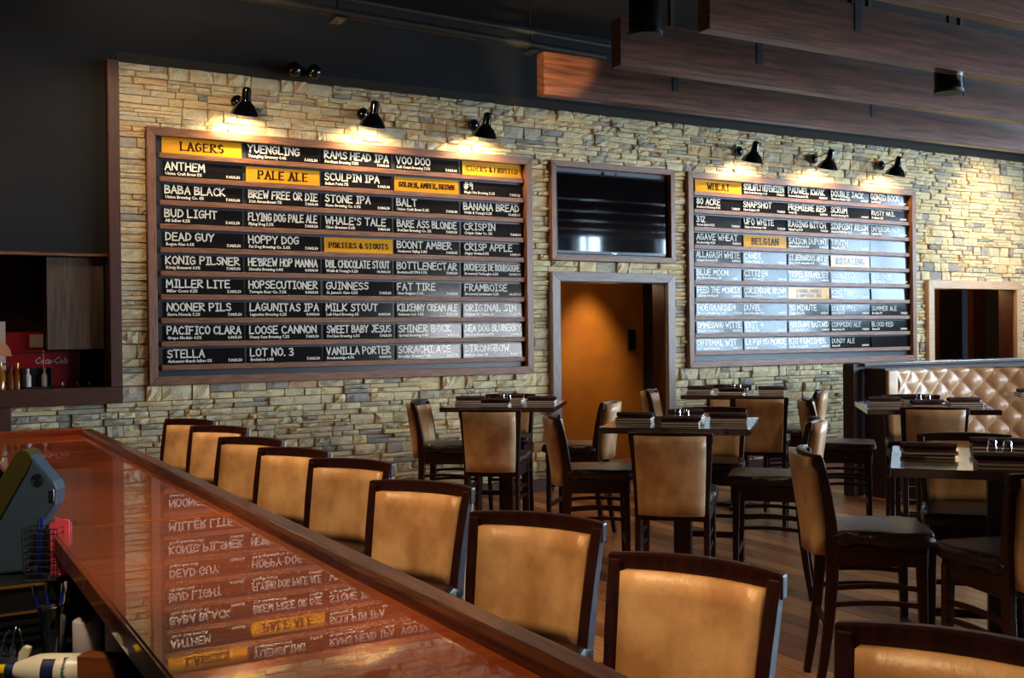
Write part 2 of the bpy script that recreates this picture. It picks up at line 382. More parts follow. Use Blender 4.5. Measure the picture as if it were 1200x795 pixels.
def frame(name, x0, x1, z0, z1, w, y0, y1, mx, mz, bottom=True, label=None, kind=None, parent=None, pn='rail'):
    o = empty(name, ((x0 + x1) / 2, (y0 + y1) / 2, z0)) if parent is None else parent
    def pc(nm, X0, X1, Z0, Z1, m, c):
        mb = MB(); cx, cy, cz = (x0 + x1) / 2, (y0 + y1) / 2, z0
        vs = c; n = len(vs)
        mb.prism([(x - cx, z - cz) for x, z in c], y0 - cy, y1 - cy); mb.build(nm, m, o, bevel=.003, segs=1)
    pc('frame_rail', 0, 0, 0, 0, mx, [(x0, z1), (x1, z1), (x1 - w, z1 - w), (x0 + w, z1 - w)])
    zb = z0 + (w if bottom else 0)
    pc('frame_stile', 0, 0, 0, 0, mz, [(x0, z0), (x0, z1), (x0 + w, z1 - w), (x0 + w, zb)])
    pc('frame_stile', 0, 0, 0, 0, mz, [(x1, z0), (x1 - w, zb), (x1 - w, z1 - w), (x1, z1)])
    if bottom: pc('frame_rail', 0, 0, 0, 0, mx, [(x0, z0), (x0 + w, zb), (x1 - w, zb), (x1, z0)])
    return o
d1 = frame('door_1', 5.945, 7.57, 0, 2.3, .1, D - .005, 9.62, Mt['grey_casing_x'], Mt['grey_casing_z'], bottom=False); tag(d1, kind='structure')
d2 = frame('door_2', 11.8, 13.75, 0, 2.3, .11, D - .005, 9.62, Mt['tan_casing'], Mt['tan_casing'], bottom=False); tag(d2, kind='structure')
for o, (a, b, c, d) in ((d1, DOOR), (d2, OPEN2)):
    ox, oy = o.location.x, o.location.y
    MB().box(a - .01 - ox, a + .01 - ox, 9.56 - oy, 9.78 - oy, 0, d).box(b - .01 - ox, b + .01 - ox, 9.56 - oy, 9.78 - oy, 0, d).box(a - ox, b - ox, 9.56 - oy, 9.78 - oy, d - .01, d + .01).build('jamb', Mt['dark_trim_z'], o)
# dark trims round the niche and beside the stones
def trim(n, x0, x1, y0, y1, z0, z1, m): return tag(MB().box(x0, x1, y0, y1, z0, z1).build('trim_%d' % n, m, bevel=.004, segs=1), kind='structure')
trim(1, 1.545, 1.64, 9.47, 9.6, 1.24, 4.0, Mt['dark_trim_z'])
trim(2, -1.2, 1.64, 9.47, 9.6, 1.1, 1.24, Mt['dark_trim_x'])
trim(3, -1.2, .78, 9.48, 9.6, 0, 1.1, Mt['dark_trim_z'])
trim(4, -1.2, 1.545, 9.55, 9.6, 2.34, 2.365, Mt['trim_x'])
tag(MB().box(7.6, 11.78, 9.52, 9.6, 0, .13).box(1.64, 5.93, 9.52, 9.6, 0, .13).box(.78, 1.64, 9.52, 9.6, 0, .13).build('baseboard_back', Mt['dark_trim_x']), kind='structure')
tag(MB().box(-1.3, 1.64, 10.2, 10.25, 1.1, 2.5).box(1.535, 1.6, 9.76, 10.2, 1.1, 2.5).box(-1.3, -1.2, 9.76, 10.2, 1.1, 2.5).box(-1.3, 1.6, 9.7, 10.2, 2.34, 2.4).box(-1.3, 1.6, 9.7, 10.2, 1.15, 1.24).build('wall_niche', Mt['niche']), kind='structure')

# ------------------------------------------------------------------ stones
BOARD1 = (1.865, 5.715, 1.24, 3.47); BOARD2 = (7.775, 11.57, 1.24, 3.47); TVF = (5.95, 7.585, 2.42, 3.47)
HOLES = [BOARD1, BOARD2, TVF, (5.945, 7.57, -.1, 2.3), (11.8, 13.75, -.1, 2.3)]
def proj(x, y, z):
    v = Vector((x, y, z - CAM_H)); d = v.dot(f2); return 600 + F_PX * v.dot(r3) / d, 397.5 - F_PX * v.dot(u3) / d, d
rs = random.Random(11)
def stone_unit(rg):                      # unit stone: x,z in -.5...5, front towards -y with depth 1
    nx, nz = 4, 3
    vs = []; fs = []
    j = lambda a: rg.uniform(-a, a)
    for (sx, sz) in ((-.5, -.5), (.5, -.5), (.5, .5), (-.5, .5)): vs.append((sx, 0, sz))
    for (sx, sz) in ((-.5, -.5), (.5, -.5), (.5, .5), (-.5, .5)): vs.append((sx * .99, -.5 + j(.15), sz * .97))
    g0 = len(vs); tx, tz = j(.22), j(.18)
    for a in range(nx):
        for b in range(nz):
            u = a / (nx - 1) - .5; v = b / (nz - 1) - .5
            edge = (a in (0, nx - 1)) or (b in (0, nz - 1))
            x = u * (.95 if a in (0, nx - 1) else 1) + (0 if a in (0, nx - 1) else j(.08)); z = v * (.86 if b in (0, nz - 1) else 1) + (j(.05))
            y = -.84 + j(.16) + tx * u + tz * v + (.12 if edge else -.05)
            vs.append((x, y, z))
    G = lambda a, b: g0 + a * nz + b
    fs += [(0, 1, 5, 4), (1, 2, 6, 5), (2, 3, 7, 6), (3, 0, 4, 7)]
    for a in range(nx - 1):
        for b in range(nz - 1): fs.append((G(a, b), G(a + 1, b), G(a + 1, b + 1), G(a, b + 1)))
    fs.append([4, 5] + [G(a, 0) for a in range(nx - 1, -1, -1)])
    fs.append([5, 6] + [G(nx - 1, b) for b in range(nz - 1, -1, -1)])
    fs.append([6, 7] + [G(a, nz - 1) for a in range(nx)])
    fs.append([7, 4] + [G(0, b) for b in range(nz)])
    return vs, fs
stones = []
def fill_row(x0, x1, z0, z1, wmin, wmax):
    iv = [(x0, x1)]
    for h in HOLES:
        if h[2] + .004 < z1 and h[3] - .004 > z0:
            nv = []
            for a, b in iv:
                if h[1] <= a or h[0] >= b: nv.append((a, b)); continue
                if h[0] > a: nv.append((a, h[0]))
                if h[1] < b: nv.append((h[1], b))
            iv = nv
    for a, b in iv:
        if b - a < .02: continue
        x = a
        while b - x > .02:
            w = rs.uniform(wmin, wmax)
            if b - x < w * 1.35: w = b - x
            stones.append((x, x + w, z0, z1)); x += w
def clipz(z0, z1):                        # cut a band at hole tops and bottoms so no stone hides behind a frame
    return z0, z1
zcuts = sorted({0.0, 1.1, 4.01, *[h[2] for h in HOLES if h[2] > 0], *[h[3] for h in HOLES]})
zc = [zcuts[0]]
for z in zcuts[1:]:
    if z - zc[-1] > .035: zc.append(z)
for za, zb in zip(zc[:-1], zc[1:]):
    nb = max(1, round((zb - za) / .102)); hs = [rs.uniform(.8, 1.2) for _ in range(nb)]; t = sum(hs); z = za
    for h in hs:
        h = h / t * (zb - za); x = .78 if zb <= 1.11 else 1.645
        while x < 15:
            pw = rs.uniform(.35, .8); x1 = min(15, x + pw)
            kk = rs.choice((1, 2, 2, 3)) if h > .1 else rs.choice((1, 2, 2)) if h > .065 else 1
            cuts = [0] + sorted(rs.uniform(i / kk - .08, i / kk + .08) for i in range(1, kk)) + [1]
            for c0, c1 in zip(cuts[:-1], cuts[1:]):
                hh = (c1 - c0) * h
                fill_row(x, x1, z + c0 * h, z + c1 * h, .09 if hh < .05 else .11, .36 if hh < .05 else .28)
            x = x1
        z += h
VAR = []
for i in range(48):
    rg = random.Random(100 + i); vs, fs = stone_unit(rg); me = bpy.data.meshes.new('stone'); me.from_pydata(vs, [], fs); me.materials.append(Mt['stone'])
    at = me.attributes.new('tone', 'FLOAT', 'POINT'); tone = rg.random() if rg.random() < .22 else rg.uniform(.3, .85)
    at.data.foreach_set('value', [tone] * len(vs))
    bm = bmesh.new(); bm.from_mesh(me); bmesh.ops.recalc_face_normals(bm, faces=bm.faces); bm.to_mesh(me); bm.free(); VAR.append((me, vs, fs, tone))
def px_area(s):
    a = proj(s[0], YB, s[2]); b = proj(s[1], YB, s[3])
    vis = 0 < (a[0] + b[0]) / 2 < 1200 and (a[1] + b[1]) / 2 < 560
    return abs((b[0] - a[0]) * (b[1] - a[1])) if vis else 0
stones.sort(key=px_area, reverse=True)
allv = []; allf = []; tones = []
for i, (x0, x1, z0, z1) in enumerate(stones):
    me, vs, fs, tone = rs.choice(VAR); dep = rs.uniform(.035, .08); g = .003
    if i < 300:
        o = bpy.data.objects.new('stone', me); COL.objects.link(o); o.parent = wall
        o.location = ((x0 + x1) / 2, YB + .004, (z0 + z1) / 2); o.scale = (x1 - x0 - g, dep, z1 - z0 - g)
    else:
        n = len(allv)
        for vx, vy, vz in vs: allv.append(((x0 + x1) / 2 + vx * (x1 - x0 - g), YB + .004 + vy * dep, (z0 + z1) / 2 + vz * (z1 - z0 - g)))
        for f in fs: allf.append([n + q for q in f])
        tones += [min(1, max(0, tone + rs.uniform(-.15, .15)))] * len(vs)
me = bpy.data.meshes.new('small_stones'); me.from_pydata(allv, [], allf); me.materials.append(Mt['stone'])
at = me.attributes.new('tone', 'FLOAT', 'POINT'); at.data.foreach_set('value', tones)
bm = bmesh.new(); bm.from_mesh(me); bmesh.ops.recalc_face_normals(bm, faces=bm.faces); bm.to_mesh(me); bm.free()
so = mesh_obj('small_stones', me, parent=wall); so['kind'] = 'stuff'
mortar = holed(.78, 15, 0, 4.0, YB - .004, YB, [(h[0] + .02, h[1] - .02, h[2] + .02, h[3] - .02) for h in HOLES] + [(.5, 1.64, 1.1, 4.1)]).build('mortar_bed', Mt['mortar'], wall)

# ------------------------------------------------------------------ floor planks
PL = .15
pm = MB().box(-.5, .5, -.5, .5, -.008, 0).mesh('plank', [Mt['floor']])
cells = []
nx = 0; x = 1.35
while x < 12:
    y = 1.2 + (nx * 7 % 5) * .37 - 1.6
    while y < 9.5:
        L = 2.05; y0, y1 = max(y, -.2), min(y + L, 9.52)
        if y1 - y0 > .1: cells.append((x, x + PL, y0, y1))
        y += L
    x += PL; nx += 1
def plank_area(c):
    p = proj((c[0] + c[1]) / 2, (c[2] + c[3]) / 2, 0)
    return 1e6 / p[2] ** 3 if p[2] > 1 and -100 < p[0] < 1300 and p[1] < 1000 else 0
cells.sort(key=plank_area, reverse=True)
rest = MB()
for i, (x0, x1, y0, y1) in enumerate(cells):
    if i < 300:
        o = bpy.data.objects.new('plank', pm); COL.objects.link(o); o.parent = floor
        o.location = ((x0 + x1) / 2, (y0 + y1) / 2, 0); o.scale = (x1 - x0 - .004, y1 - y0 - .004, 1)
    else: rest.box(x0 + .002, x1 - .002, y0 + .002, y1 - .002, -.008, 0)
if rest.v:
    o = rest.build('far_planks', Mt['floor'], floor); o['kind'] = 'stuff'

# ------------------------------------------------------------------ lettering
G = {
'A': [[(0, 0), (2, 6), (4, 0)], [(.8, 2.2), (3.3, 2.2)]], 'B': [[(0, 0), (0, 6), (3, 5.6), (3.2, 4.2), (.2, 3.2), (3.6, 2.4), (3.4, .6), (0, 0)]],
'C': [[(3.8, 5), (2.2, 6), (.4, 4.8), (0, 2.6), (.8, .6), (2.4, 0), (3.8, .8)]], 'D': [[(0, 0), (.2, 6), (2.6, 5.4), (3.8, 3.4), (3.2, 1.2), (0, 0)]],
'E': [[(3.6, 6), (.2, 5.9), (0, 0), (3.6, .1)], [(.1, 3.1), (3, 3.2)]], 'F': [[(3.6, 6), (.2, 5.8), (0, 0)], [(.1, 3), (2.8, 3.1)]],
'G': [[(3.6, 5.2), (2, 6), (.3, 4.6), (.1, 1.8), (1.4, 0), (3.6, .8), (3.8, 2.8), (2.2, 2.8)]], 'H': [[(0, 0), (.1, 6)], [(3.8, 0), (3.7, 6)], [(0, 3), (3.8, 3.2)]],
'I': [[(1.4, 0), (1.4, 6)], [(.2, 6), (2.6, 6)], [(.2, 0), (2.6, 0)]], 'J': [[(1, 6), (3.6, 6)], [(2.8, 6), (2.8, 1.4), (1.6, 0), (.2, 1)]],
'K': [[(0, 0), (.1, 6)], [(3.6, 6), (.2, 2.8), (3.8, 0)]], 'L': [[(.1, 6), (0, 0), (3.4, .2)]],
'M': [[(0, 0), (.5, 6), (2.3, 2.2), (4.2, 6), (4.7, 0)]], 'N': [[(0, 0), (.1, 6), (3.7, .1), (3.8, 6)]],
'O': [[(2, 6), (.3, 4.8), (0, 2.4), (1, .3), (2.6, 0), (3.8, 1.6), (3.8, 4.2), (2, 6)]], 'P': [[(.1, 0), (0, 6), (3, 5.8), (3.6, 4.2), (2.6, 3), (.1, 2.8)]],
'Q': [[(2, 6), (.3, 4.8), (0, 2.4), (1, .3), (2.6, 0), (3.8, 1.6), (3.8, 4.2), (2, 6)], [(2.2, 1.8), (4.2, -.6)]],
'R': [[(0, 0), (.1, 6), (3, 5.7), (3.4, 4.2), (.2, 2.9), (3.8, 0)]], 'S': [[(3.5, 5.2), (2, 6), (.4, 5), (.8, 3.5), (3, 2.7), (3.5, 1.2), (2, 0), (0, .8)]],
'T': [[(-.1, 6), (4.1, 5.9)], [(2, 6), (2, 0)]], 'U': [[(0, 6), (.2, 1.6), (1.6, 0), (3.4, 1), (3.8, 6)]], 'V': [[(0, 6), (1.9, 0), (4, 6)]],
'W': [[(0, 6), (1.2, 0), (2.5, 4), (3.8, 0), (5.1, 6)]], 'X': [[(0, 6), (3.8, 0)], [(3.8, 6), (0, 0)]], 'Y': [[(0, 6), (2, 3.1), (4, 6)], [(2, 3.1), (1.6, 0)]],
'Z': [[(.1, 6), (3.7, 6), (0, 0), (3.8, .1)]], '0': [[(2, 6), (.2, 4), (.3, 1.6), (1.8, 0), (3.4, 1.6), (3.5, 4.4), (2, 6)]], '1': [[(.4, 4.8), (1.4, 6), (1.4, 0)]],
'2': [[(.2, 4.8), (1.8, 6), (3.3, 4.8), (0, 0), (3.6, .1)]], '3': [[(.2, 5.6), (2.6, 6), (3, 4.4), (1.2, 3.2), (3.4, 2.2), (2.8, .3), (.1, .4)]],
'4': [[(2.8, 0), (2.8, 6), (0, 2), (3.8, 2)]], '5': [[(3.4, 6), (.6, 6), (.4, 3.4), (2.8, 3.4), (3.4, 1.6), (2, 0), (0, .6)]], '8': [[(2, 3.2), (.4, 4.6), (2, 6), (3.4, 4.7), (2, 3.2), (.2, 1.5), (1.9, 0), (3.6, 1.4), (2, 3.2)]],
'9': [[(3.3, 4.6), (1.8, 6), (.3, 4.6), (1.4, 3.2), (3.3, 4.6), (2.8, 0)]], '#': [[(1, 0), (1.6, 6)], [(2.6, 0), (3.2, 6)], [(0, 2), (4, 2)], [(.2, 4), (4.2, 4)]],
'6': [[(3, 6), (.6, 3.4), (.4, 1.2), (1.8, 0), (3.2, 1.2), (2.4, 2.8), (.5, 2.4)]], '7': [[(0, 6), (3.5, 6), (1.2, 0)]],
"'": [[(.6, 6), (.4, 4.4)]], '.': [[(.4, 0), (.7, .4)]], ',': [[(.6, .5), (.2, -1)]], '&': [[(3.8, 0), (.8, 4.6), (1.8, 6), (2.8, 4.8), (.2, 2), (1.2, 0), (3.6, 2.4)]], '-': [[(.4, 3), (2.8, 3)]]}
def stroke_text(mb, text, x, z, h, w, jit=0, serif=False, width=None, rg=random, y=-.0022, mi=0, centre=None):
    sc = h / 6; adv = []; X = 0
    for ch in text:
        if ch == ' ': adv.append((ch, X)); X += 2.6; continue
        g = G.get(ch)
        if g is None: continue
        wd = max(p[0] for s in g for p in s); adv.append((ch, X)); X += wd + (1.9 if serif else 1.35)
    X -= 1.35; sx = sc
    if width and X * sc > width: sx = width / X
    if centre is not None: x = centre - X * sx / 2
    for ch, ax in adv:
        if ch == ' ': continue
        dz = rg.uniform(-jit, jit) * h; sk = rg.uniform(-.06, .06) if jit else 0
        for s in G[ch]:
            pts = [(x + (ax + p[0] + sk * p[1]) * sx, z + dz + p[1] * sc) for p in s]
            for (a, b), (c, d) in zip(pts[:-1], pts[1:]):
                L = math.hypot(c - a, d - b) or 1e-6; ux, uz = (c - a) / L, (d - b) / L
                ww = w * (.62 if serif and abs(uz) < .5 else 1)
                a2, b2, c2, d2 = a - ux * ww * .4, b - uz * ww * .4, c + ux * ww * .4, d + uz * ww * .4
                nx_, nz_ = -uz * ww / 2, ux * ww / 2
                mb.add([(a2 + nx_, y, b2 + nz_), (c2 + nx_, y, d2 + nz_), (c2 - nx_, y, d2 - nz_), (a2 - nx_, y, b2 - nz_)], [(0, 1, 2, 3)], None, mi)
            if serif:
                for (a, b), (c, d) in ((pts[0], pts[1]), (pts[-1], pts[-2])):
                    if abs(d - b) > abs(c - a) * .6:
                        mb.box(a - w * 1.0, a + w * 1.0, y, y + .0003, b - w * .32, b + w * .32, None, mi)
    return X * sx
_tc = bpy.data.curves.new('t', 'FONT'); _to = bpy.data.objects.new('t', _tc); COL.objects.link(_to)
def font_text(mb, text, x, z, h, align='LEFT', width=None, shear=0, bold=.0, y=-.0022, mi=0, T=None):
    _tc.body = text; _tc.size = h; _tc.shear = shear; _tc.offset = bold; _tc.resolution_u = 1; _tc.align_x = 'LEFT'
    bpy.context.view_layer.update()
    me = bpy.data.meshes.new_from_object(_to)
    if not len(me.vertices): return 0
    co = np.zeros(len(me.vertices) * 3); me.vertices.foreach_get('co', co); co = co.reshape(-1, 3)
    x0, x1 = co[:, 0].min(), co[:, 0].max(); k = 1
    if width and (x1 - x0) > width: k = width / (x1 - x0)
    w = (x1 - x0) * k
    ox = x if align == 'LEFT' else x - w if align == 'RIGHT' else x - w / 2
    mb.add([(ox + (c[0] - x0) * k, y, z + c[1]) for c in co], [tuple(p.vertices) for p in me.polygons], T, mi)
    bpy.data.meshes.remove(me); return w

B1 = [
 ['*LAGERS', 'YUENGLING|Yuengling Brewery 4.4%|5.00/2.50', 'RAMS HEAD IPA|Fordham Brewing 7.5%|7.00/6.00', 'VOO DOO|Left Coast Brewing 7.5%|7.00/6.00', '*CIDERS & FRUITED'],
 ['ANTHEM|Union Craft Brew 5%|9.00/6.50', '*PALE ALE', 'SCULPIN IPA|Ballast Point 7%|9.00/5.00', '*GOLDEN, AMBER, BROWN', '#9|Magic Hat Brewing 5.1%|7.00/3.50'],
 ['BABA BLACK|Union Brewing Co. 4%|7.00/6.00', 'BREW FREE OR DIE|21st Amendment 7%|7.00/6.00', 'STONE IPA|Stone Brewing Co. 6.9%|9.00/6.50', "BALT|Union Craft Brew 5.6%|7.00/6.00", "BANANA BREAD|Wells & Young's 5.2%|10.00/5.00"],
 ['BUD LIGHT|AB InBev 4.2%|5.00/2.50', 'FLYING DOG PALE ALE|Flying Dog 5.5%|7.00/3.50', "WHALE'S TALE|Cisco Brewers 5.6%|7.00/6.00", 'BARE ASS BLONDE|DuClaw Brewing Co. 5%|7.00/3.50', 'CRISPIN|Crispin Cider Co. 5%|7.00/3.50'],
 ['DEAD GUY|Rogue Ales 6.6%|7.00/3.50', 'HOPPY DOG|Fat Dog Brewing Co. 5.6%|7.00/3.50', '*PORTERS & STOUTS', 'BOONT AMBER|Anderson Valley 5.8%|9.00/6.50', 'CRISP APPLE|Angry Orchard 5%|6.00/3.00'],
 ['KONIG PILSNER|K\u00f6nig Brauerei 4.9%|7.00/3.50', "HE'BREW HOP MANNA|Shmaltz Brewing 6.8%|8.00/4.00", "DBL CHOCOLATE STOUT|Wells & Young's 5.2%|10.00/6.00", 'BOTTLENECTAR|Evolution/DTPH 5.9%|7.00/3.50', 'DUCHESSE DE BOURGOGNE|Brouwerij Verhaeghe 6.2%|14.00/7.00'],
 ['MILLER LITE|Miller Coors 4.2%|5.00/2.50', 'HOPSECUTIONER|Terrapin Beer Co. 7.3%|8.00/4.00', "GUINNESS|St. James's Gate 4.2%|7.00/3.50", 'FAT TIRE|New Belgium 5.2%|7.00/3.50', 'FRAMBOISE|Brouwerij Lindemans 4.2%|14.00/7.00'],
 ['NOONER PILS|Sierra Nevada 5.2%|7.00/3.50', 'LAGUNITAS IPA|Lagunitas Brewing 6.2%|8.00/4.00', 'MILK STOUT|Left Hand Brewing 6%|8.00/4.00', 'KILKENNY CREAM ALE|Guinness Ltd. 4.5%|7.00/3.50', 'ORIGINAL SIN|Original Sin Cidery 6%|7.00/3.50'],
 ['PACIFICO CLARA|Grupo Modelo 4.5%|6.00/3.50', 'LOOSE CANNON|Heavy Seas Brewing 7.2%|7.00/3.50', 'SWEET BABY JESUS|DuClaw Brewing 6.5%|7.00/3.50', 'SHINER BOCK|Spoetzl Brewing 4.4%|6.00/3.00', 'SEA DOG BLUBERRY|Sea Dog Brewing 4.7%|8.00/4.00'],
 ['STELLA|Anheuser-Busch InBev 5%|7.00/3.50', 'LOT NO. 3|Evolution 6.8%|7.00/3.50', 'VANILLA PORTER|Breckenridge 4.7%|8.00/4.00', 'SORACHI ACE|Brooklyn Brewery 7.2%|8.00/4.00', 'STRONGBOW|Bulmers Cider 5%|7.00/4.00']]
B2 = [
 ['*WHEAT', 'SCHLAFLY HEFEWEIZEN|Saint Louis Brewery 4.1%|7.00/3.50', 'PAUWEL KWAK|Brouwerij Bosteels 8%|10.00/5.00', 'DOUBLE JACK|Firestone Walker 9.5%|9.00/5.00', 'GONZO BOCK|Special 9.2%|9.00/5.00'],
 ['80 ACRE|Boulevard Brewing 5.0%|7.00/3.50', 'SNAPSHOT|New Belgium 5%|7.00/3.50', 'PREMIERE RED|Orval 7%|8.00/4.00', 'SCRUM|DuClaw Brewing 7%|8.00/4.00', '~RUSTY NAIL|Fordham 6.2%|8.00/4.00'],
 ['312|Goose Island 4.2%|7.00/3.50', 'UFO WHITE|Harpoon Brewery 4.8%|7.00/3.50', 'RAGING BITCH|Flying Dog 8.3%|7.00/3.50', 'SIXPOINT RESIN|Sixpoint Craft Ales 9.1%|9.00/5.00', '~IMPERIAL RED|Lagunitas 7%|8.00/4.00'],
 ['AGAVE WHEAT|Breckenridge 4.2%|7.00/3.50', '*BELGIAN', 'SAISON DUPONT|Brasserie Dupont 6.5%|10.00/5.00', 'TRUTH|Flying Dog 8.7%|7.00/3.50', '~'],
 ['ALLAGASH WHITE|Allagash Brewery 5%|8.00/4.00', 'CANDI|DuClaw Brewing 6%|8.00/4.00', 'ST. BERNARDUS ABT 12|Brouwerij St. Bernardus 10%|12.00/6.00', '*ROTATING', '~'],
 ['BLUE MOON|Blue Moon Brewing 5.4%|6.00/3.00', 'CITIZEN|St. John Brewing 5%|8.00/4.00', 'TRIPEL KARMELIET|Brouwerij Bosteels 8%|12.00/6.00', '~DOUBLE DOG|Flying Dog 12%|8.00/4.00', '~OLD CHUB|Oskar Blues 8%|8.00/4.00'],
 ['FEED THE MONKEY|Jailbreak Brewing 5%|8.00/4.00', 'CORSENDONK BROWN|Corsendonk 7.5%|10.00/5.00', '*STRONG, DOUBLE|& IMPERIAL IPA', '~ROAD TRIP|Evolution 6%|8.00/4.00', ''],
 ['HOEGAARDEN|Brouwerij Hoegaarden 4.9%|7.00/3.50', 'DUVEL|Duvel Moortgat 8.5%|9.00/5.00', '90 MINUTE|Dogfish Head 9%|9.00/5.00', '~COLOR PULL|Heavy Seas 6%|8.00/4.00', '~SUMMER ALE|Brooklyn 5%|7.00/3.50'],
 ['OMMEGANG WITTE|Brewery Ommegang 5.1%|8.00/4.00', 'EXIT 4|Flying Fish 9.5%|8.00/4.00', 'ARROGANT BASTARD|Stone Brewing 7.2%|8.00/4.00', '~COMMODO ALE|Heavy Seas 6%|7.00/3.50', '~BLOOD RED|Stone 5%|8.00/4.00'],
 ['OPTIMAL WIT|Port City Brewing 5%|7.00/3.50', 'LA FIN DU MONDE|Unibroue 9%|10.00/5.00', 'BIG PUNISHER|DuClaw Brewing 8%|8.00/4.00', '~DUNDY ALE|Stone 5%|8.00/4.00', '']]
ORD = ['topmost', 'second', 'third', 'fourth', 'fifth', 'sixth', 'seventh', 'eighth', 'ninth', 'bottom']
CO = ['first', 'second', 'third', 'fourth', 'last']
PWD, PHT = .696, .138
pmesh = {}
for nm, m in (('plate', Mt['plate']), ('plate_yellow', Mt['plate_yellow'])):
    pmesh[nm] = MB().box(-PWD / 2, PWD / 2, 0, .006, 0, PHT).mesh('name_plate', [m])
def board(idx, R, rows, bname, blabel):
    x0, x1, z0, z1 = R; bx = (x0 + x1) / 2
    bd = frame('menu_board', x0, x1, z0, z1, .073, D, 9.6, Mt['trim_x'], Mt['trim_z']); oy = bd.location.y
    tag(bd, blabel, 'menu board')
    MB().box(x0 + .03 - bx, x1 - .03 - bx, 9.585 - oy, 9.599 - oy, .03, z1 - z0 - .03).build('backing', Mt['backing'], bd)
    ztop = z1 - .075; rg = random.Random(50 + idx)
    side = 'left' if idx == 1 else 'right'
    for r in range(10):
        lz = ztop - PHT - r * .205
        if idx == 2: lz = ztop - PHT - r * .2035
        MB().box(x0 + .11 - bx, x1 - .085 - bx, 9.535 - oy, 9.585 - oy, lz - .047 - z0, lz - z0).build('ledge', Mt['trim_x'], bd, bevel=.003, segs=1)
        for c in range(5):
            t = rows[r][c]; xc = x0 + .142 + PWD / 2 + c * .7305
            if idx == 2: xc = x0 + .148 + PWD / 2 + c * .7155
            faint = t.startswith('~'); t = t.lstrip('~'); yellow = t.startswith('*')
            o = empty('name_plate', (xc + rg.uniform(-.006, .006), 9.562, lz + .0012))
            lean = rg.uniform(.03, .05); tw = rg.uniform(-.012, .012)
            if idx == 2: tw = rg.uniform(-.02, .02); lean = rg.uniform(.015, .06)
            o.rotation_euler = (-lean, 0, tw)
            mesh_obj('plate', pmesh['plate_yellow' if yellow else 'plate'], None, o)
            hd = t[1:].split('|') if yellow else None
            if yellow:
                one = {'LAGERS', 'PALE ALE', 'WHEAT', 'BELGIAN', 'ROTATING'}
                mb = MB()
                if len(hd) == 2:
                    stroke_text(mb, hd[0], 0, .078, .036, .007, serif=True, width=.5, centre=0); stroke_text(mb, hd[1], 0, .022, .036, .007, serif=True, width=.5, centre=0)
                elif hd[0] in one: stroke_text(mb, hd[0], 0, .034, .07, .0165, serif=True, width=.5, centre=0)
                else: stroke_text(mb, hd[0], 0, .044, .046, .0105, serif=True, width=.6, centre=0)
                mb.build('lettering', Mt['ink_dark'], o, fix=False)
                tag(o, 'mustard yellow heading plate reading %s on the %s beer board' % (' '.join(hd), side), 'sign', 'heading plates on the %s beer board' % side)
            else:
                mb = MB()
                if t:
                    p = t.split('|'); h = .066
                    stroke_text(mb, p[0], -.33, .062, h * (.85 if faint else 1), .0118 if not faint else .0065, jit=.035, width=.645, rg=rg)
                    font_text(mb, p[1], -.33, .018, .036, width=.44, shear=.05, bold=.0012)
                    font_text(mb, p[2], .325, .018, .034, 'RIGHT', width=.18, bold=.0014)
                    mb.build('lettering', Mt['ink_white'], o, fix=False)
                blank = '' if t else 'blank '
                tag(o, '%sblack beer name plate, %s row, %s column, on the %s board' % (blank, ORD[r], CO[c], side), 'sign', 'beer name plates on the %s board' % side)
board(1, BOARD1, B1, 'menu_board', 'large wooden framed beer board, left of the television, with ten ledges of black plates')
board(2, BOARD2, B2, 'menu_board', 'large wooden framed beer board, right of the doorway, its plates glazed with window light')

# ------------------------------------------------------------------ television
tvf = frame('trim_5', TVF[0], TVF[1], TVF[2], TVF[3], .06, D, 9.6, Mt['trim_x'], Mt['trim_z'])
tag(tvf, kind='structure')
MB().box(-.79, .79, .035, .045, .03, 1.03).build('backing', Mt['backing'], tvf)
tv = empty('television', (6.79, 9.555, 2.495), 0, 'flat black television hung inside the wooden frame above the doorway', 'television')
tv.rotation_euler = (-.01, 0, 0)
MB().box(-.745, .745, 0, .025, 0, .87).build('casing', Mt['tv_bezel'], tv, bevel=.006)
MB().box(-.73, .73, -.0015, .002, .035, .855).build('screen', Mt['screen'], tv)
MB().box(-.04, .04, -.003, 0, .01, .018).build('badge', Mt['chrome'], tv)
MB().tube([(.04, .01, .87), (.045, .015, .905)], .004).tube([(-.13, .01, .87), (-.13, .015, .90)], .012).build('camera_nub', Mt['black_plastic'], tv)

# ------------------------------------------------------------------ wall lamps
def make_lamp():
    t = empty('wall_lamp')
    MB().cyl((0, 0, 0), (0, -.025, 0), .062, .06, 20).cyl((0, -.025, 0), (0, -.05, 0), .045, .02, 16).build('wall_mount', Mt['black_gloss'], t, smooth=True)
    MB().tube([(0, -.04, .0), (.0, -.16, .02), (0, -.29, .05), (0, -.312, .05)], .009, 8).build('arm', Mt['black_gloss'], t, smooth=True)
    R = Matrix.Translation((0, -.31, .075)) @ Matrix.Rotation(math.radians(18), 4, 'X')
    sh = MB().lathe([(0, .0), (.028, -.004), (.04, -.03), (.043, -.11), (.052, -.135), (.085, -.165), (.108, -.20), (.126, -.235), (.128, -.24), (.118, -.235), (.08, -.175), (.04, -.14), (0.001, -.135)], 24, R)
    sh.build('shade', Mt['black_gloss'], t, smooth=True)
    MB().lathe([(0, -.135), (.02, -.15), (.03, -.185), (.022, -.212), (0, -.222)], 12, R).build('bulb', Mt['bulb'], t, smooth=True)
    return t
lp = make_lamp()
LX = [2.66, 3.86, 5.05, 8.55, 9.75, 10.94]
LN = ['first from the left', 'second from the left', 'third from the left', 'leftmost of those above the right board', 'middle one above the right board', 'rightmost of all']
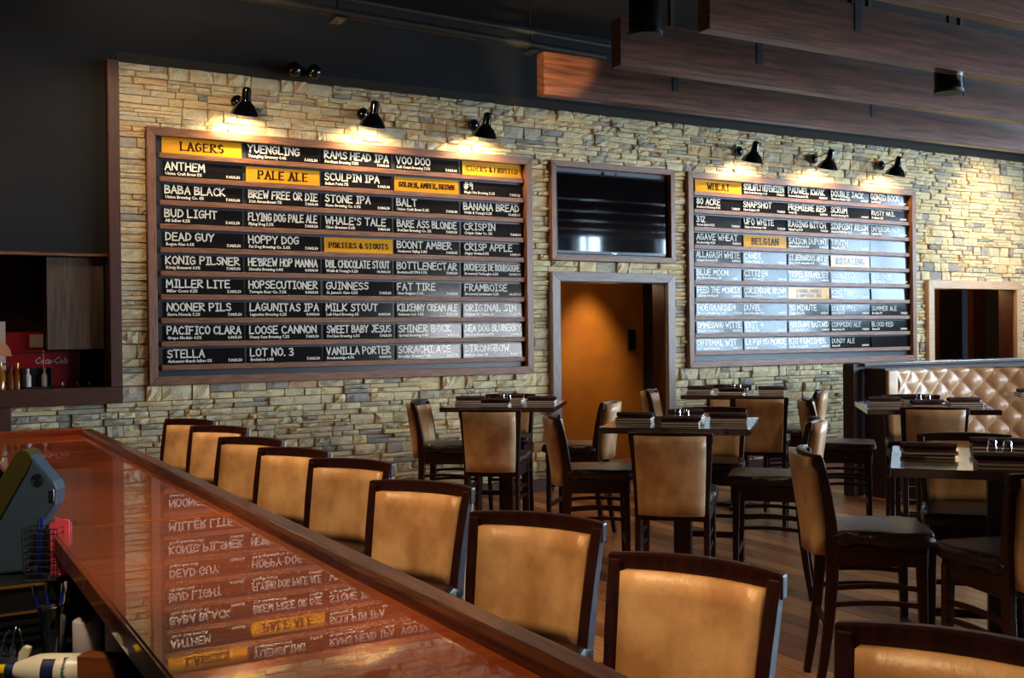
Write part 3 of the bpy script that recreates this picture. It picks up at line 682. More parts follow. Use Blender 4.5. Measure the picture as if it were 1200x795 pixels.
for i, x in enumerate(LX):
    o = lp if i == 0 else copy_tree(lp)
    o.location = (x, 9.535, 3.755)
    tag(o, 'black gooseneck wall lamp shining on the beer boards, ' + LN[i], 'lamp', 'black wall lamps above the beer boards')
    light('lamp_light', 'SPOT', (x, 9.535 - .225, 3.755 - .17), 16, (1, .72, .4), (x, 9.535 + .03, 3.1), .025, angle=150, blend=.5)
dm = None
for i, x in enumerate((3.18, 3.37)):
    t = empty('security_light', (x, 9.6, 4.1), 0, ('left' if i == 0 else 'right') + ' of two small glossy black domes above the stonework', 'light', 'black domes above the stonework')
    MB().cyl((0, 0, 0), (0, -.05, 0), .03, .03, 12).build('mount', Mt['black_gloss'], t)
    MB().lathe([(0, -.072), (.03, -.066), (.055, -.045), (.072, 0), (.055, .045), (.03, .066), (0, .072)], 18, Matrix.Translation((0, -.1, 0))).build('dome', Mt['black_gloss'], t, smooth=True)

# ------------------------------------------------------------------ ceiling beams, cans, conduit
BY = [7.02, 6.02, 5.04, 4.07, 3.1]; BX = [4.34, 4.34, 4.3, 4.28, 4.28]
BL = ['wooden ceiling beam nearest the stone wall, lit warm at its left end', 'second wooden ceiling beam out from the stone wall', 'third wooden ceiling beam out from the stone wall', 'fourth wooden ceiling beam, at the top right corner', 'fifth wooden ceiling beam, nearest the camera']
for i, (y, x) in enumerate(zip(BY, BX)):
    t = empty('ceiling_beam', (x, y, 3.5), 0, BL[i], 'beam', 'dark wooden beams hung below the ceiling')
    MB().box(0, 10.5, 0, .11, 0, .33).build('beam_body', Mt['beam'], t, bevel=.004, segs=1)
    for bx_ in (1.25, 3.6, 6.0, 8.4):
        MB().box(bx_, bx_ + .06, -.006, .0, .15, .36).build('bracket', Mt['dark_metal'], t)
        MB().box(bx_ + .01, bx_ + .05, .03, .07, .33, CEIL - 3.5).build('hanger', Mt['dark_metal'], t)
def can(x, y, z, lab, r=.11):
    t = empty('ceiling_can_light', (x, y, z), 0, lab, 'light', 'round can lights hanging from the ceiling')
    MB().lathe([(r, 0), (r, .22), (r * .9, .24), (0.001, .24)], 28).build('housing', Mt['black_gloss'], t, smooth=True)
    MB().lathe([(0.001, -.004), (r * .86, -.004), (r * .86, .004), (0.001, .004)], 28).build('lens', Mt['lens'], t, smooth=True)
    MB().lathe([(r * .86, -.012), (r * 1.04, -.012), (r * 1.04, .015), (r * .86, .015)], 28).build('rim', Mt['dark_metal'], t, smooth=True)
    MB().cyl((0, 0, .24), (0, 0, CEIL - z), .012).build('stem', Mt['dark_metal'], t)
can(4.3, 5.68, 3.62, 'black round can light hanging by the left ends of the beams')
can(6.72, 5.32 - .1, 3.4, 'black round can light between the beams near the right edge', .1)
tp = empty('ceiling_conduit', (1.3, 7.9, 4.2), 0, 'long grey conduit pipe running under the black ceiling to the beams', 'pipe')
MB().tube([(-2.5, -.2, 0), (4.4, .26, 0)], .035, 10).tube([(-2.5, -.3, .08), (4.4, .16, .08)], .022, 8).build('pipe', Mt['conduit'], tp, smooth=True)
for dx in (-.8, 1.75, 3.6):
    MB().tube([(dx, .03 + dx * .066, -.06), (dx, .0 + dx * .066, CEIL - 4.2)], .006, 6).box(dx - .05, dx + .05, -.09 + dx * .066, .11 + dx * .066, -.052, -.04).build('hanger', Mt['dark_metal'], tp)
dct = empty('air_duct', (3.2, 5.6, 4.35), 0, 'black painted air duct under the dark ceiling', 'duct')
MB().box(-2.5, .6, -.3, .3, 0, .4).build('duct_body', Mt['ceil'], dct, bevel=.01)
MB().box(-1.2, -1.16, -.32, .32, -.02, .5).box(.2, .24, -.32, .32, -.02, .5).build('flange', Mt['dark_metal'], dct)

# ------------------------------------------------------------------ bar
BX0, BXJ, BX1, BZ, YE = .41, .965, 1.05, 1.06, 7.05
bar = empty('bar_counter', (.7, 4, 0), 0, 'long glossy copper topped bar with dark wooden rail running towards the stone wall', 'bar')
def B_(mb, name, m, **k):
    mb.v = [(x - .7, y - 4, z) for x, y, z in mb.v]; return mb.build(name, m, bar, **k)
ys = [-1.0, 1.1, 3.6, 6.0, YE]
for a, b in zip(ys[:-1], ys[1:]):
    B_(MB().box(BX0, BXJ, a + .003, b - .003, BZ - .012, BZ), 'copper_sheet', Mt['copper'], bevel=.002, segs=1)
for y in ys[1:-1]:
    B_(MB().box(BX0 + .004, BXJ, y - .008, y + .008, BZ - .01, BZ + .0022), 'seam_strip', Mt['seam'])
B_(MB().box(-1.6, BX0 - .003, 6.35, YE - .003, BZ - .012, BZ), 'copper_sheet', Mt['copper'], bevel=.002, segs=1)
B_(MB().box(BX0 + .01, 1.0, -1, YE, BZ - .05, BZ - .0125).box(-1.6, BX0 + .01, 6.36, YE, BZ - .05, BZ - .0125), 'sub_top', Mt['bar_panel'])
B_(MB().box(BX0 - .008, BX0 + .01, -1, 6.35, BZ - .06, BZ - .004), 'drip_edge', Mt['copper'], bevel=.003, segs=1)
rl = MB().prism([(BXJ, 1.05), (BXJ + .004, 1.08), (BXJ + .016, 1.094), (BX1 - .02, 1.094), (BX1 + .004, 1.082), (BX1 + .006, 1.03), (BX1 - .01, 1.02), (BXJ + .03, 1.02)], -1, YE)
B_(rl, 'arm_rail', Mt['rail'], bevel=.004)
B_(MB().box(-1.6, BXJ + .02, YE - .002, YE + .035, 1.02, 1.1), 'end_lip', Mt['copper'], bevel=.006)
B_(MB().box(.74, .86, -1, YE - .05, 0, BZ - .05).box(-1.6, .74, YE - .2, YE - .05, 0, BZ - .05), 'bar_body', Mt['bar_panel'])
for y in np.arange(-.9, 6.9, .8):
    B_(MB().box(.86, .872, y, y + .72, .14, .95), 'front_panel', Mt['bar_panel'], bevel=.005)
B_(MB().tube([(.98, -.9, .2), (.98, 6.9, .2)], .022, 10), 'foot_rail', Mt['gold'], smooth=True)
wt = empty('back_worktop', (.3, 3.4, 0), 0, 'dark worktop tucked under the inner side of the bar', 'counter')
MB().box(-.75, .43, -1.8, 1.6, .69, .72).build('top', Mt['black_plastic'], wt, bevel=.004)
MB().box(-.7, .42, -1.7, 1.5, 0, .69).build('cabinet', Mt['bar_panel'], wt)

# ---- things on the worktop
def at_px(px, py, z):
    q = f2 + r3 * ((px - 600) / F_PX) - u3 * ((py - 397.5) / F_PX); t = (z - CAM_H) / q.z; return q.x * t, q.y * t
cd = empty('receipt_printer', (.06, 3.8, .72), 0, 'low black ribbed cash drawer under the order terminal, gold emblem in front', 'cash drawer')
MB().box(-.36, .33, -.28, .3, 0, .205).build('housing', Mt['black_plastic'], cd, bevel=.01)
for z in (.03, .055, .08): MB().box(-.33, .3, -.292, -.28, z, z + .012).build('rib', Mt['dark_metal'], cd)
MB().box(-.35, .32, -.288, -.279, .192, .199).build('trim_line', Mt['gold'], cd)
MB().box(-.35, .32, -.29, -.279, .112, .117).build('trim_line', Mt['gold'], cd)
em = MB()
for i in range(9):
    a = random.uniform(0, 6.28); px_, pz_ = .16 + random.uniform(-.03, .03), .153 + random.uniform(-.018, .018)
    em.box(-.016, .016, -.2822, -.2815, -.0025, .0025, Matrix.Translation((px_, 0, pz_)) @ Matrix.Rotation(a, 4, 'Y'))
em.build('emblem', Mt['gold'], cd)
# terminal: the camera sees its right flank; profile in the plane facing the camera
x_, y_ = at_px(40, 672, .925)
pt = empty('order_terminal', (x_ - .03, y_ - .01, .925), -yaw, 'slate blue order terminal leaning back on the black drawer at the left edge', 'terminal')
k_ = 3.3 / F_PX
def P2(px, py): return ((px - 40) * k_, (672 - py) * k_)
prof = [P2(*p) for p in ((-44, 660), (-30, 640), (34, 532), (42, 527), (50, 531), (76, 562), (80, 572), (78, 590), (56, 620), (50, 640), (48, 660), (40, 668), (0, 672), (-40, 672))]
MB().prism(prof, 0, .07).build('casing', Mt['pos_blue'], pt, bevel=.008, segs=2)
scr = [P2(*p) for p in ((-46, 655), (-34, 639), (32, 529), (40, 524), (48, 527), (52, 535), (46, 549), (-20, 662), (-40, 668))]
MB().prism(scr, -.006, .076).build('display', Mt['pos_screen'], pt, bevel=.003)
c = P2(57, 560)
gr = MB()
for r_ in (.006, .012, .018):
    pts = [(c[0] + r_ * math.cos(a), -.0025, c[1] + r_ * math.sin(a)) for a in np.linspace(0, 6.283, 17)]
    gr.tube(pts, .0012, 4)
gr.build('speaker_grille', Mt['black_plastic'], pt)
MB().cyl((c[0], -.004, c[1]), (c[0], 0, c[1]), .003).build('led', Mt['chrome'], pt)
MB().box(P2(70, 0)[0], P2(77, 0)[0], -.004, .06, P2(0, 586)[1], P2(0, 572)[1]).build('edge_tab', Mt['chrome'], pt, bevel=.002)
# wire caddy with notes and pens
x_, y_ = at_px(65, 674, .925)
cy_ = empty('pen_caddy', (x_ - .035, y_ - .03, .925), -yaw, 'black wire mesh caddy holding pink notes and pens', 'caddy')
w = MB()
for a in np.linspace(-.05, .05, 11):
    for b in (-.028, .028): w.tube([(a, b, 0), (a * 1.08, b * 1.08, .155)], .0013, 5)
for z in (0, .02, .04, .06, .08, .1, .12, .14, .155):
    k2 = 1 + .08 * z / .155
    w.tube([(-.05 * k2, -.028 * k2, z), (.05 * k2, -.028 * k2, z), (.05 * k2, .028 * k2, z), (-.05 * k2, .028 * k2, z), (-.05 * k2, -.028 * k2, z)], .002 if z else .003, 5)
w.build('wire_basket', Mt['black_plastic'], cy_)
MB().box(-.048, .048, -.026, .026, 0, .004).build('base', Mt['black_plastic'], cy_)
nt_ = empty('note_pad', (x_ - .005, y_ - .025, .93), -yaw, 'pink note papers standing in the wire caddy', 'notes')
MB().prism([(-.012, 0), (.046, 0), (.048, .168), (.03, .172), (-.012, .158)], -.006, .004).build('front_sheet', Mt['pink'], nt_)
MB().prism([(-.008, 0), (.048, 0), (.05, .16), (.0, .175)], .007, .012).build('rear_sheet', Mt['pink'], nt_)
for i, (dx, m, lab) in enumerate(((-.034, 'chrome', 'silver capped pen in the wire caddy'), (-.026, 'blue_plastic', 'blue pen in the wire caddy'))):
    p = empty('pen', (x_ - .02 + dx * .87, y_ - .02 - dx * .5, .93), 0, lab, 'pen', 'pens in the wire caddy')
    MB().tube([(0, 0, 0), (.004, 0, .14)], .004, 8).build('barrel', Mt['blue_plastic'], p, smooth=True)
    MB().tube([(.004, 0, .14), (.006, 0, .178)], .0052, 8).build('cap', Mt[m], p, smooth=True)
# pint glass of pens
x_, y_ = at_px(64, 768, .72)
gl = empty('pint_glass', (x_, y_, .72), 0, 'clear pint glass full of pens beside the paper rolls', 'glass')
MB().lathe([(0.001, 0), (.032, 0), (.044, .15), (.042, .15), (.031, .006), (0.001, .006)], 24).build('body', Mt['pint'], gl, smooth=True)
MB().lathe([(.0425, .147), (.0455, .149), (.0455, .153), (.0425, .155)], 24).build('rim', Mt['chrome'], gl, smooth=True)
for i, (dx, dy, tx, m) in enumerate(((-.012, 0, -.045, 'blue_plastic'), (0, .01, -.02, 'blue_plastic'), (.01, -.006, .012, 'blue_plastic'), (.004, .0, .03, 'pale_paper'), (.014, .008, .036, 'black_plastic'))):
    p = empty('pen', (x_ + dx, y_ + dy, .727), 0, ('blue pen leaning left in the pint glass', 'blue pen upright at the middle of the pint glass', 'blue pen leaning right in the pint glass', 'pale pencil in the pint glass', 'black pen in the pint glass')[i], 'pen', 'pens in the pint glass')
    MB().tube([(0, 0, 0), (tx, 0, .2)], .004, 8).build('barrel', Mt[m], p, smooth=True)
    MB().tube([(tx * .9, 0, .18), (tx * 1.02, -.004, .206)], .0055, 8).build('clip', Mt['chrome' if i < 3 else m], p, smooth=True)
for i, (px, py) in enumerate(((103, 768), (141, 770))):
    x_, y_ = at_px(px, py, .72)
    p = empty('paper_roll', (x_, y_, .72), 0, ('pale receipt paper roll left of its twin, beside the pint glass', 'pale receipt paper roll on the right, under the bar edge')[i], 'paper roll', 'receipt paper rolls')
    MB().lathe([(.014, .0), (.04, 0), (.042, .004), (.042, .101), (.04, .105), (.014, .105), (.014, 0)], 24).build('roll', Mt['pale_paper'], p, smooth=True)
    MB().lathe([(.010, .001), (.0138, .001), (.0138, .106), (.010, .106), (.010, .001)], 16).build('core', Mt['bar_panel'], p, smooth=True)
# spray bottle lying down
x_, y_ = at_px(58, 786, .765)
bt = empty('spray_bottle', (x_, y_, .765), -yaw - .05, 'cream plastic cleaning bottle lying down with yellow nozzle and navy collar', 'bottle')
RX = Matrix.Rotation(math.radians(90), 4, 'Y')
MB().lathe([(0.001, .12), (.04, .118), (.045, .11), (.045, .0), (.043, -.03), (.03, -.075), (.02, -.095), (.001, -.095)], 24, RX @ Matrix.Identity(4)).build('bottle_body', Mt['white_plastic'], bt, smooth=True)
MB().lathe([(.001, -.09), (.022, -.09), (.022, -.115), (.001, -.115)], 20, RX).build('collar', Mt['navy'], bt, smooth=True)
MB().lathe([(.001, -.112), (.016, -.115), (.014, -.17), (.001, -.172)], 16, RX).build('nozzle', Mt['yellow_plastic'], bt, smooth=True)
MB().prism([(-.085, .02), (-.06, .03), (-.05, .062), (-.066, .068), (-.08, .05)], -.01, .01).build('trigger', Mt['white_plastic'], bt, bevel=.004)
lb = MB()
for a in range(-6, 7):
    t0, t1 = math.radians(a * 8 - 50), math.radians(a * 8 - 42)
    lb.add([(x, -math.cos(t) * .0456, -math.sin(t) * -.0456) for t in (t0 + .9, t1 + .9) for x in (-.005, .03)], [(0, 1, 3, 2)])
lb.build('label_panel', Mt['navy'], bt)
tx = MB(); font_text(tx, 'Professional', 0, 0, .017, y=0, bold=.0004)
tx.v = [(.052 + z, -math.cos((x - .03) / .0458) * .0458, math.sin((x - .03) / .0458 ) * .0458) for x, y, z in tx.v]
tx.build('lettering', Mt['navy'], bt, fix=False)
x_, y_ = at_px(118, 806, .75)
wb = empty('wooden_block', (x_, y_, .72), -yaw - .2, 'reddish brown wooden block standing right of the cleaning bottle', 'block')
MB().box(-.055, .055, -.02, .03, 0, .115).build('block_body', Mt['box_wood'], wb, bevel=.003)
MB().box(.056, .0585, -.018, .028, .002, .113).build('edge_band', Mt['black_plastic'], wb)
for i, (px, py) in enumerate(((4, 772), (16, 770), (27, 772))):
    x_, y_ = at_px(px, py, .72)
    p = empty('pour_spout', (x_, y_, .72), i, ('leftmost', 'middle', 'rightmost')[i] + ' of three chrome pour spouts in front of the drawer', 'spout', 'chrome pour spouts')
    MB().lathe([(.001, 0), (.014, 0), (.012, .03), (.005, .04), (.004, .055), (.001, .055)], 12).build('stopper', Mt['chrome'], p, smooth=True)
    MB().tube([(0, 0, .05), (.008, 0, .07), (.02, 0, .082)], .004, 8).build('spout', Mt['chrome'], p, smooth=True)

# ------------------------------------------------------------------ niche contents
cb = empty('hanging_cabinet', (1.3, 9.75, 1.56), 0, 'grey brown grained cabinet hanging in the wall niche', 'cabinet')
MB().box(-.22, .225, -.08, .4, 0, .775).build('carcass', Mt['bar_panel'], cb)
MB().box(-.225, .225, -.1, -.08, 0, .775).build('door', Mt['cab'], cb, bevel=.003, segs=1)
rc = empty('cola_cooler', (1.02, 9.86, 1.24), 0, 'dim red drinks cooler panel with silver script behind the bottles', 'cooler')
MB().box(-.24, .05, 0, .25, 0, .47).box(.05, .34, 0, .25, 0, .31).build('red_body', Mt['cola_red'], rc, bevel=.006)
MB().box(-.06, .045, -.01, 0, .34, .45).build('pale_door', Mt['panel_white'], rc)
tx = MB(); font_text(tx, 'Coca-Cola', -.02, .2, .08, shear=.35, bold=.0015, y=-.004, width=.26)
tx.build('lettering', Mt['grey_ink'], rc, fix=False)
MB().box(-.24, .34, -.005, 0, .29, .3).build('seam', Mt['bar_panel'], rc)
fp = empty('arched_mirror', (.62, 9.84, 1.24), 0, 'white arched panel with a dark fan of rays at the left of the niche', 'panel')
arc = [(-.5, 0), (.155, 0), (.155, .56)] + [(.0 - .34 * math.sin(a), .22 + .34 * math.cos(a)) for a in np.linspace(0, 1.5, 10)] + [(-.5, .24)]
MB().prism(arc, 0, .02).build('panel_face', Mt['panel_white'], fp)
MB().prism([(.0 + .2 * math.cos(a), .27 + .17 * math.sin(a)) for a in np.linspace(0, 3.14, 14)], -.004, 0).build('sun_disc', Mt['peach'], fp)
ry = MB()
for a in np.linspace(1.45, 3.0, 15):
    T = Matrix.Translation((0, 0, .24)) @ Matrix.Rotation(-a + math.pi / 2, 4, 'Y')
    ry.box(-.006, .006, -.006, -.003, .21, .29, T)
ry.build('ray_marks', Mt['dark_metal'], fp)
MB().box(-.5, .155, -.006, 0, .2, .212).build('divider', Mt['dark_metal'], fp)
bxn = empty('bottle_crate', (1.02, 9.68, 1.24), 0, 'black open box holding white bottles on the niche shelf', 'box')
MB().box(-.14, .09, -.06, .06, 0, .015).box(-.14, .09, .045, .06, 0, .17).box(-.14, -.125, -.06, .06, 0, .17).box(.075, .09, -.06, .06, 0, .17).build('box_shell', Mt['black_plastic'], bxn)
for i, dx in enumerate((-.095, .035)):
    p = empty('white_bottle', (1.02 + dx, 9.68, 1.256), 0, ('left' if i == 0 else 'right') + ' white bottle in the black box on the niche shelf', 'bottle', 'white bottles in the niche')
    MB().lathe([(.001, 0), (.026, 0), (.026, .09), (.012, .11), (.011, .13), (.001, .13)], 14).build('body', Mt['panel_white'], p, smooth=True)
    MB().lathe([(.001, .13), (.013, .13), (.013, .15), (.001, .15)], 12).build('cap', Mt['panel_white'], p, smooth=True)
for i, (dx, m, h, r_) in enumerate(((.72, 'amber', .2, .035), (.80, 'box_wood', .17, .03), (.845, 'amber', .19, .028), (.62, 'amber', .22, .035))):
    p = empty('liquor_bottle', (dx, 9.66 + .02 * (i % 2), 1.24), 0, ('amber bottle nearest the left edge of the niche shelf', 'short brown bottle between the amber ones in the niche', 'amber bottle beside the black box in the niche', 'tall amber bottle cut off by the left edge of the photo')[i], 'bottle', 'dark bottles on the niche shelf')
    MB().lathe([(.001, 0), (r_, 0), (r_, h * .6), (.013, h * .8), (.012, h), (.001, h)], 14).build('body', Mt[m], p, smooth=True)
    MB().lathe([(.001, h), (.014, h), (.014, h + .025), (.001, h + .025)], 12).build('cap', Mt['gold' if i % 2 == 0 else 'black_plastic'], p, smooth=True)
for i, dx in enumerate((1.2, 1.3, 1.4)):
    p = empty('shot_glass', (dx, 9.66, 1.24), 0, ('leftmost', 'middle', 'rightmost')[i] + ' of three tiny glasses on the niche shelf', 'glass', 'tiny glasses in the niche')
    MB().lathe([(.001, 0), (.014, 0), (.018, .045), (.016, .045), (.012, .008), (.001, .008)], 12).build('body', Mt['pint'], p, smooth=True)

# ------------------------------------------------------------------ stools
def pad(name, w, z0, z1, y0, th, curve, m, parent, bev=.016, lean=0, zref=.76, bulge=.008, wb=None):
    mb = MB(); nx, nz = 8, 6; wb = wb or w
    mb2 = bmesh.new()
    vs = {}
    for a in range(nx + 1):
        for b in range(nz + 1):
            for c in (0, 1):
                vs[a, b, c] = mb2.verts.new((0, 0, 0)); 
    for (a, b, c), v in vs.items(): v.co = (a / nx - .5, c, b / nz)
    def q(*k): mb2.faces.new([vs[x] for x in k])
    for a in range(nx):
        for b in range(nz):
            q((a, b, 0), (a + 1, b, 0), (a + 1, b + 1, 0), (a, b + 1, 0)); q((a, b, 1), (a, b + 1, 1), (a + 1, b + 1, 1), (a + 1, b, 1))
    for a in range(nx): q((a, 0, 0), (a, 0, 1), (a + 1, 0, 1), (a + 1, 0, 0)); q((a, nz, 0), (a + 1, nz, 0), (a + 1, nz, 1), (a, nz, 1))
    for b in range(nz): q((0, b, 0), (0, b + 1, 0), (0, b + 1, 1), (0, b, 1)); q((nx, b, 0), (nx, b, 1), (nx, b + 1, 1), (nx, b + 1, 0))
    for v in mb2.verts:
        u, t, s = v.co; ww = wb + (w - wb) * s
        v.co = (u * ww, y0 + (t - .5) * th, z0 + s * (z1 - z0))
    es = [e for e in mb2.edges if len(e.link_faces) == 2 and e.calc_face_angle(0) > .8]
    bmesh.ops.bevel(mb2, geom=es, offset=bev, segments=3, profile=.5, affect='EDGES', clamp_overlap=True)
    for v in mb2.verts:
        x, y, z = v.co; u = x / (w / 2); s = (z - z0) / (z1 - z0) * 2 - 1
        bl = bulge * max(0, 1 - u * u) * max(0, 1 - s * s) * (1 if y > y0 else -1)
        v.co.y = y + bl - curve * (1 - u * u) - lean * (z - zref) ** 1 * (1 if z > zref else .25)
    bmesh.ops.recalc_face_normals(mb2, faces=mb2.faces)
    for f in mb2.faces: f.smooth = True
    me = bpy.data.meshes.new(name); mb2.to_mesh(me); mb2.free()
    return mesh_obj(name, me, m, parent)
def make_stool():
    t = empty('bar_stool'); wd = Mt['chair_wood']
    # seat
    bm = bmesh.new(); bmesh.ops.create_grid(bm, x_segments=8, y_segments=8, size=.5)
    ret = bmesh.ops.extrude_face_region(bm, geom=bm.faces[:])
    for v in [g for g in ret['geom'] if isinstance(g, bmesh.types.BMVert)]: v.co.z = 1
    for v in bm.verts: v.co = (v.co.x * (.46 if v.co.y > -.2 else .43), v.co.y * .44 + .01, .69 + v.co.z * .065)
    es = [e for e in bm.edges if len(e.link_faces) == 2 and e.calc_face_angle(0) > .8]
    bmesh.ops.bevel(bm, geom=es, offset=.028, segments=4, profile=.5, affect='EDGES', clamp_overlap=True)
    for v in bm.verts:
        if v.co.z > .74: v.co.z += .014 * max(0, 1 - (v.co.x / .23) ** 2) * max(0, 1 - (v.co.y / .23) ** 2)
    bmesh.ops.recalc_face_normals(bm, faces=bm.faces)
    for f in bm.faces: f.smooth = True
    me = bpy.data.meshes.new('seat'); bm.to_mesh(me); bm.free(); mesh_obj('seat', me, Mt['seat'], t)
    MB().box(-.205, .205, -.195, .205, .6, .692).build('apron', wd, t, bevel=.004, segs=1)
    for s in (-1, 1):
        zz = [0, .18, .36, .54, .70, .80, .92, 1.02, 1.085]; yy = [-.275, -.245, -.222, -.208, -.205, -.212, -.228, -.248, -.262]
        dd = [.034, .04, .046, .052, .058, .05, .042, .036, .03]
        MB().sweep([(s * (.19 + .022 * max(0, z - .7) / .38), y, z) for y, z in zip(yy, zz)], [.034] * 9, dd).build('rear_leg', wd, t, bevel=.004, segs=1)
        MB().sweep([(s * .198, .185, 0), (s * .196, .182, .3), (s * .192, .175, .66)], [.028, .036, .044], [.028, .036, .044]).build('front_leg', wd, t, bevel=.003, segs=1)
        for z in (.50, .425):
            MB().sweep([(s * .193, -.2 + .375 * u, z + .012 * math.sin(math.pi * u)) for u in np.linspace(0, 1, 6)], [.016] * 6, [.022] * 6).build('side_stretcher', wd, t)
    r = MB()
    n = 10; vs = []; th = .026
    for i in range(n + 1):
        u = -1 + 2 * i / n; x = u * .232; y = -.262 - .05 * (1 - u * u); zt = 1.1 + .006 * (1 - u * u)
        vs += [(x, y - th / 2 - .003, 1.042), (x, y + th / 2, 1.042), (x, y + th / 2 - .004, zt), (x, y - th / 2 - .008, zt)]
    fs = [(0, 1, 2, 3)] + [(i * 4 + k, (i + 1) * 4 + k, (i + 1) * 4 + (k + 1) % 4, i * 4 + (k + 1) % 4) for i in range(n) for k in range(4)] + [(4 * n + 3, 4 * n + 2, 4 * n + 1, 4 * n)]
    r.add(vs, fs); r.build('top_rail', wd, t, bevel=.006)
    MB().box(-.19, .19, -.228, -.206, .62, .7).build('lower_back_rail', wd, t)
    pad('inner_cushion', .372, .745, 1.062, -.195, .036, .042, Mt['tan'], t, lean=.19, wb=.35)
    pad('outer_cushion', .392, .645, 1.086, -.252, .056, .04, Mt['tan'], t, lean=.16, wb=.36, bulge=.006)
    MB().sweep([(u * .19, .186, .27) for u in (-1, 1)], [.0, .0], [.0, .0]) if False else None
    MB().box(-.19, .19, .168, .198, .245, .285).build('foot_rest', wd, t, bevel=.004, segs=1)
    MB().box(-.185, .185, -.238, -.218, .31, .335).build('rear_stretcher', wd, t)
    return t
st = make_stool(); used = [False]
def stool(bx_, by_, face, label, cat='stool', group=None):
    """bx_,by_: point under the middle of the top rail; face: direction in degrees (math) the sitter looks."""
    o = st if not used[0] else copy_tree(st); used[0] = True
    a = math.radians(face); off = .295
    o.location = (bx_ + off * math.cos(a), by_ + off * math.sin(a), 0); o.rotation_euler = (0, 0, a - math.pi / 2)
    return tag(o, label, cat, group)
G1 = 'tan upholstered stools along the bar'
barst = [((197, 491), -61), ((227, 499), -58), ((261, 512), -60), ((308, 524), -62), ((368, 537), -60), ((440, 562), -60), ((558, 598), -60), ((723, 645), -66), ((988, 725), -66)]
LB = ['bar stool farthest along the bar, by the stone wall', 'second bar stool from the stone wall', 'third bar stool from the stone wall', 'fourth bar stool from the stone wall', 'middle bar stool of the nine, fifth from the wall', 'fourth bar stool from the camera end, cushion edge creased', 'third bar stool from the camera end', 'second bar stool from the camera end, lower middle', 'nearest bar stool, cut off by the bottom edge of the photo']
for ((px, py), ang), lab in zip(barst, LB):
    x, y = at_px(px + 2, py, 1.10); a = math.radians(ang)
    cx, cy = x + .225 * math.cos(a), y + .225 * math.sin(a)
    stool(cx, cy, ang - 90, 'tan leather ' + lab, 'stool', G1)
G2 = 'tan upholstered stools at the dining tables'
DST = [(3.74, 8.12, -40, 'tall tan backed stool left of the far left table, against the stone wall'),
 (3.72, 6.83, 50, 'tall tan stool with its back to the camera at the far left table'),
 (5.0, 7.11, 133, 'tall stool in front of the orange doorway facing left to the far left table'),
 (4.86, 8.5, -130, 'half hidden stool behind the far left table facing the camera'),
 (3.83, 6.12, -32, 'tall tan stool on the left side of the middle table, seen side on'),
 (3.66, 4.65, 46, 'tall tan stool with its back to the camera in front of the middle table'),
 (4.98, 4.87, 133, 'stool right of the middle table, behind the big side-on stool'),
 (5.15, 6.02, -135, 'half hidden stool behind the middle table facing the camera'),
 (6.23, 8.23, -47, 'small distant stool at the right jamb of the doorway'),
 (6.21, 6.69, 44, 'tan stool with its back to the camera at the table under the right beer board'),
 (7.31, 7.09, 133, 'distant stool right of the table under the right beer board, facing it'),
 (7.42, 8.45, -135, 'half hidden stool behind the table under the right beer board'),
 (6.42, 6.37, -46, 'stool in front of the partition post facing right to the next table'),
 (6.33, 5.05, 47, 'tan stool with its back to the camera in front of the tufted booth'),
 (7.4, 6.15, -134, 'stool facing the camera beyond the table by the booth'),
 (3.67, 3.65, -38, 'large side-on stool left of the nearest table, its brown seat in full view'),
 (4.88, 3.72, -137, 'stool facing the camera on the far side of the nearest table'),
 (3.88, 2.5, 72, 'stool cut off by the right edge of the photo in front of the nearest table')]
for x, y, a, lab in DST: stool(x, y, a, lab, 'stool', G2)

# ------------------------------------------------------------------ dining tables with settings
def make_table():
    t = empty('dining_table')
    MB().box(-.46, .46, -.46, .46, 1.032, 1.07).build('tabletop', Mt['table_wood'], t, bevel=.004)
    MB().box(-.3, .3, -.03, .03, 1.005, 1.032).box(-.03, .03, -.3, .3, 1.005, 1.032).build('spider', Mt['dark_metal'], t)
    MB().box(-.055, .055, -.055, .055, .02, 1.005).build('pedestal', Mt['chair_wood'], t, bevel=.006)
    MB().box(-.3, .3, -.045, .045, 0, .03).box(-.045, .045, -.3, .3, 0, .03).cyl((0, 0, .03), (0, 0, .05), .12, .08, 20).build('base_plate', Mt['dark_metal'], t)
    return t
tb = make_table()
TBL = [(4.38, 7.75, -39, 'square bar height table at the far left, before the stone wall', 'far left table'),
 (4.39, 5.45, -46, 'square bar height table in the middle of the room', 'middle table'),
 (6.87, 7.72, -47, 'square bar height table under the right beer board', 'table under the right board'),
 (6.8, 5.53, -42, 'square bar height table before the tufted booth', 'table before the booth'),
 (4.28, 3.07, -50, 'nearest square bar height table, at the right edge', 'nearest table'),
 (7.3, 4.35, -45, 'table corner at the right edge behind the nearest table', 'table cut by the right edge'),
 (8.7, 5.55, -45, 'table at the right edge close under the booth back', 'table under the booth back')]
mn = MB().box(-.1, .1, -.115, .115, 0, .003).box(-.1, .1, -.115, .115, .013, .016).box(.096, .1, -.115, .115, .0, .016)
cover_me = mn.mesh('cover', [Mt['menu']]); pages_me = MB().box(-.099, .095, -.113, .113, .0031, .0129).mesh('pages', [Mt['cream_paper']])
def roll_mesh():
    mb = MB(); pts = [(-.12 + .24 * i / 8, .004 * math.sin(i), .024 + .001 * math.cos(i * 2)) for i in range(9)]
    mb.tube(pts, [.021, .024, .025, .025, .024, .025, .025, .024, .021], 10); mb.v = [(x, y * 1.15, z * .68) for x, y, z in mb.v]; return mb.mesh('cloth', [Mt['napkin']], smooth=True)
cloth_me = roll_mesh(); fold_me = MB().cyl((-.121, 0, .016), (-.124, 0, .016), .01, .008, 10).box(-.11, .115, -.03, .0, .001, .006).mesh('folded_edge', [Mt['napkin']])
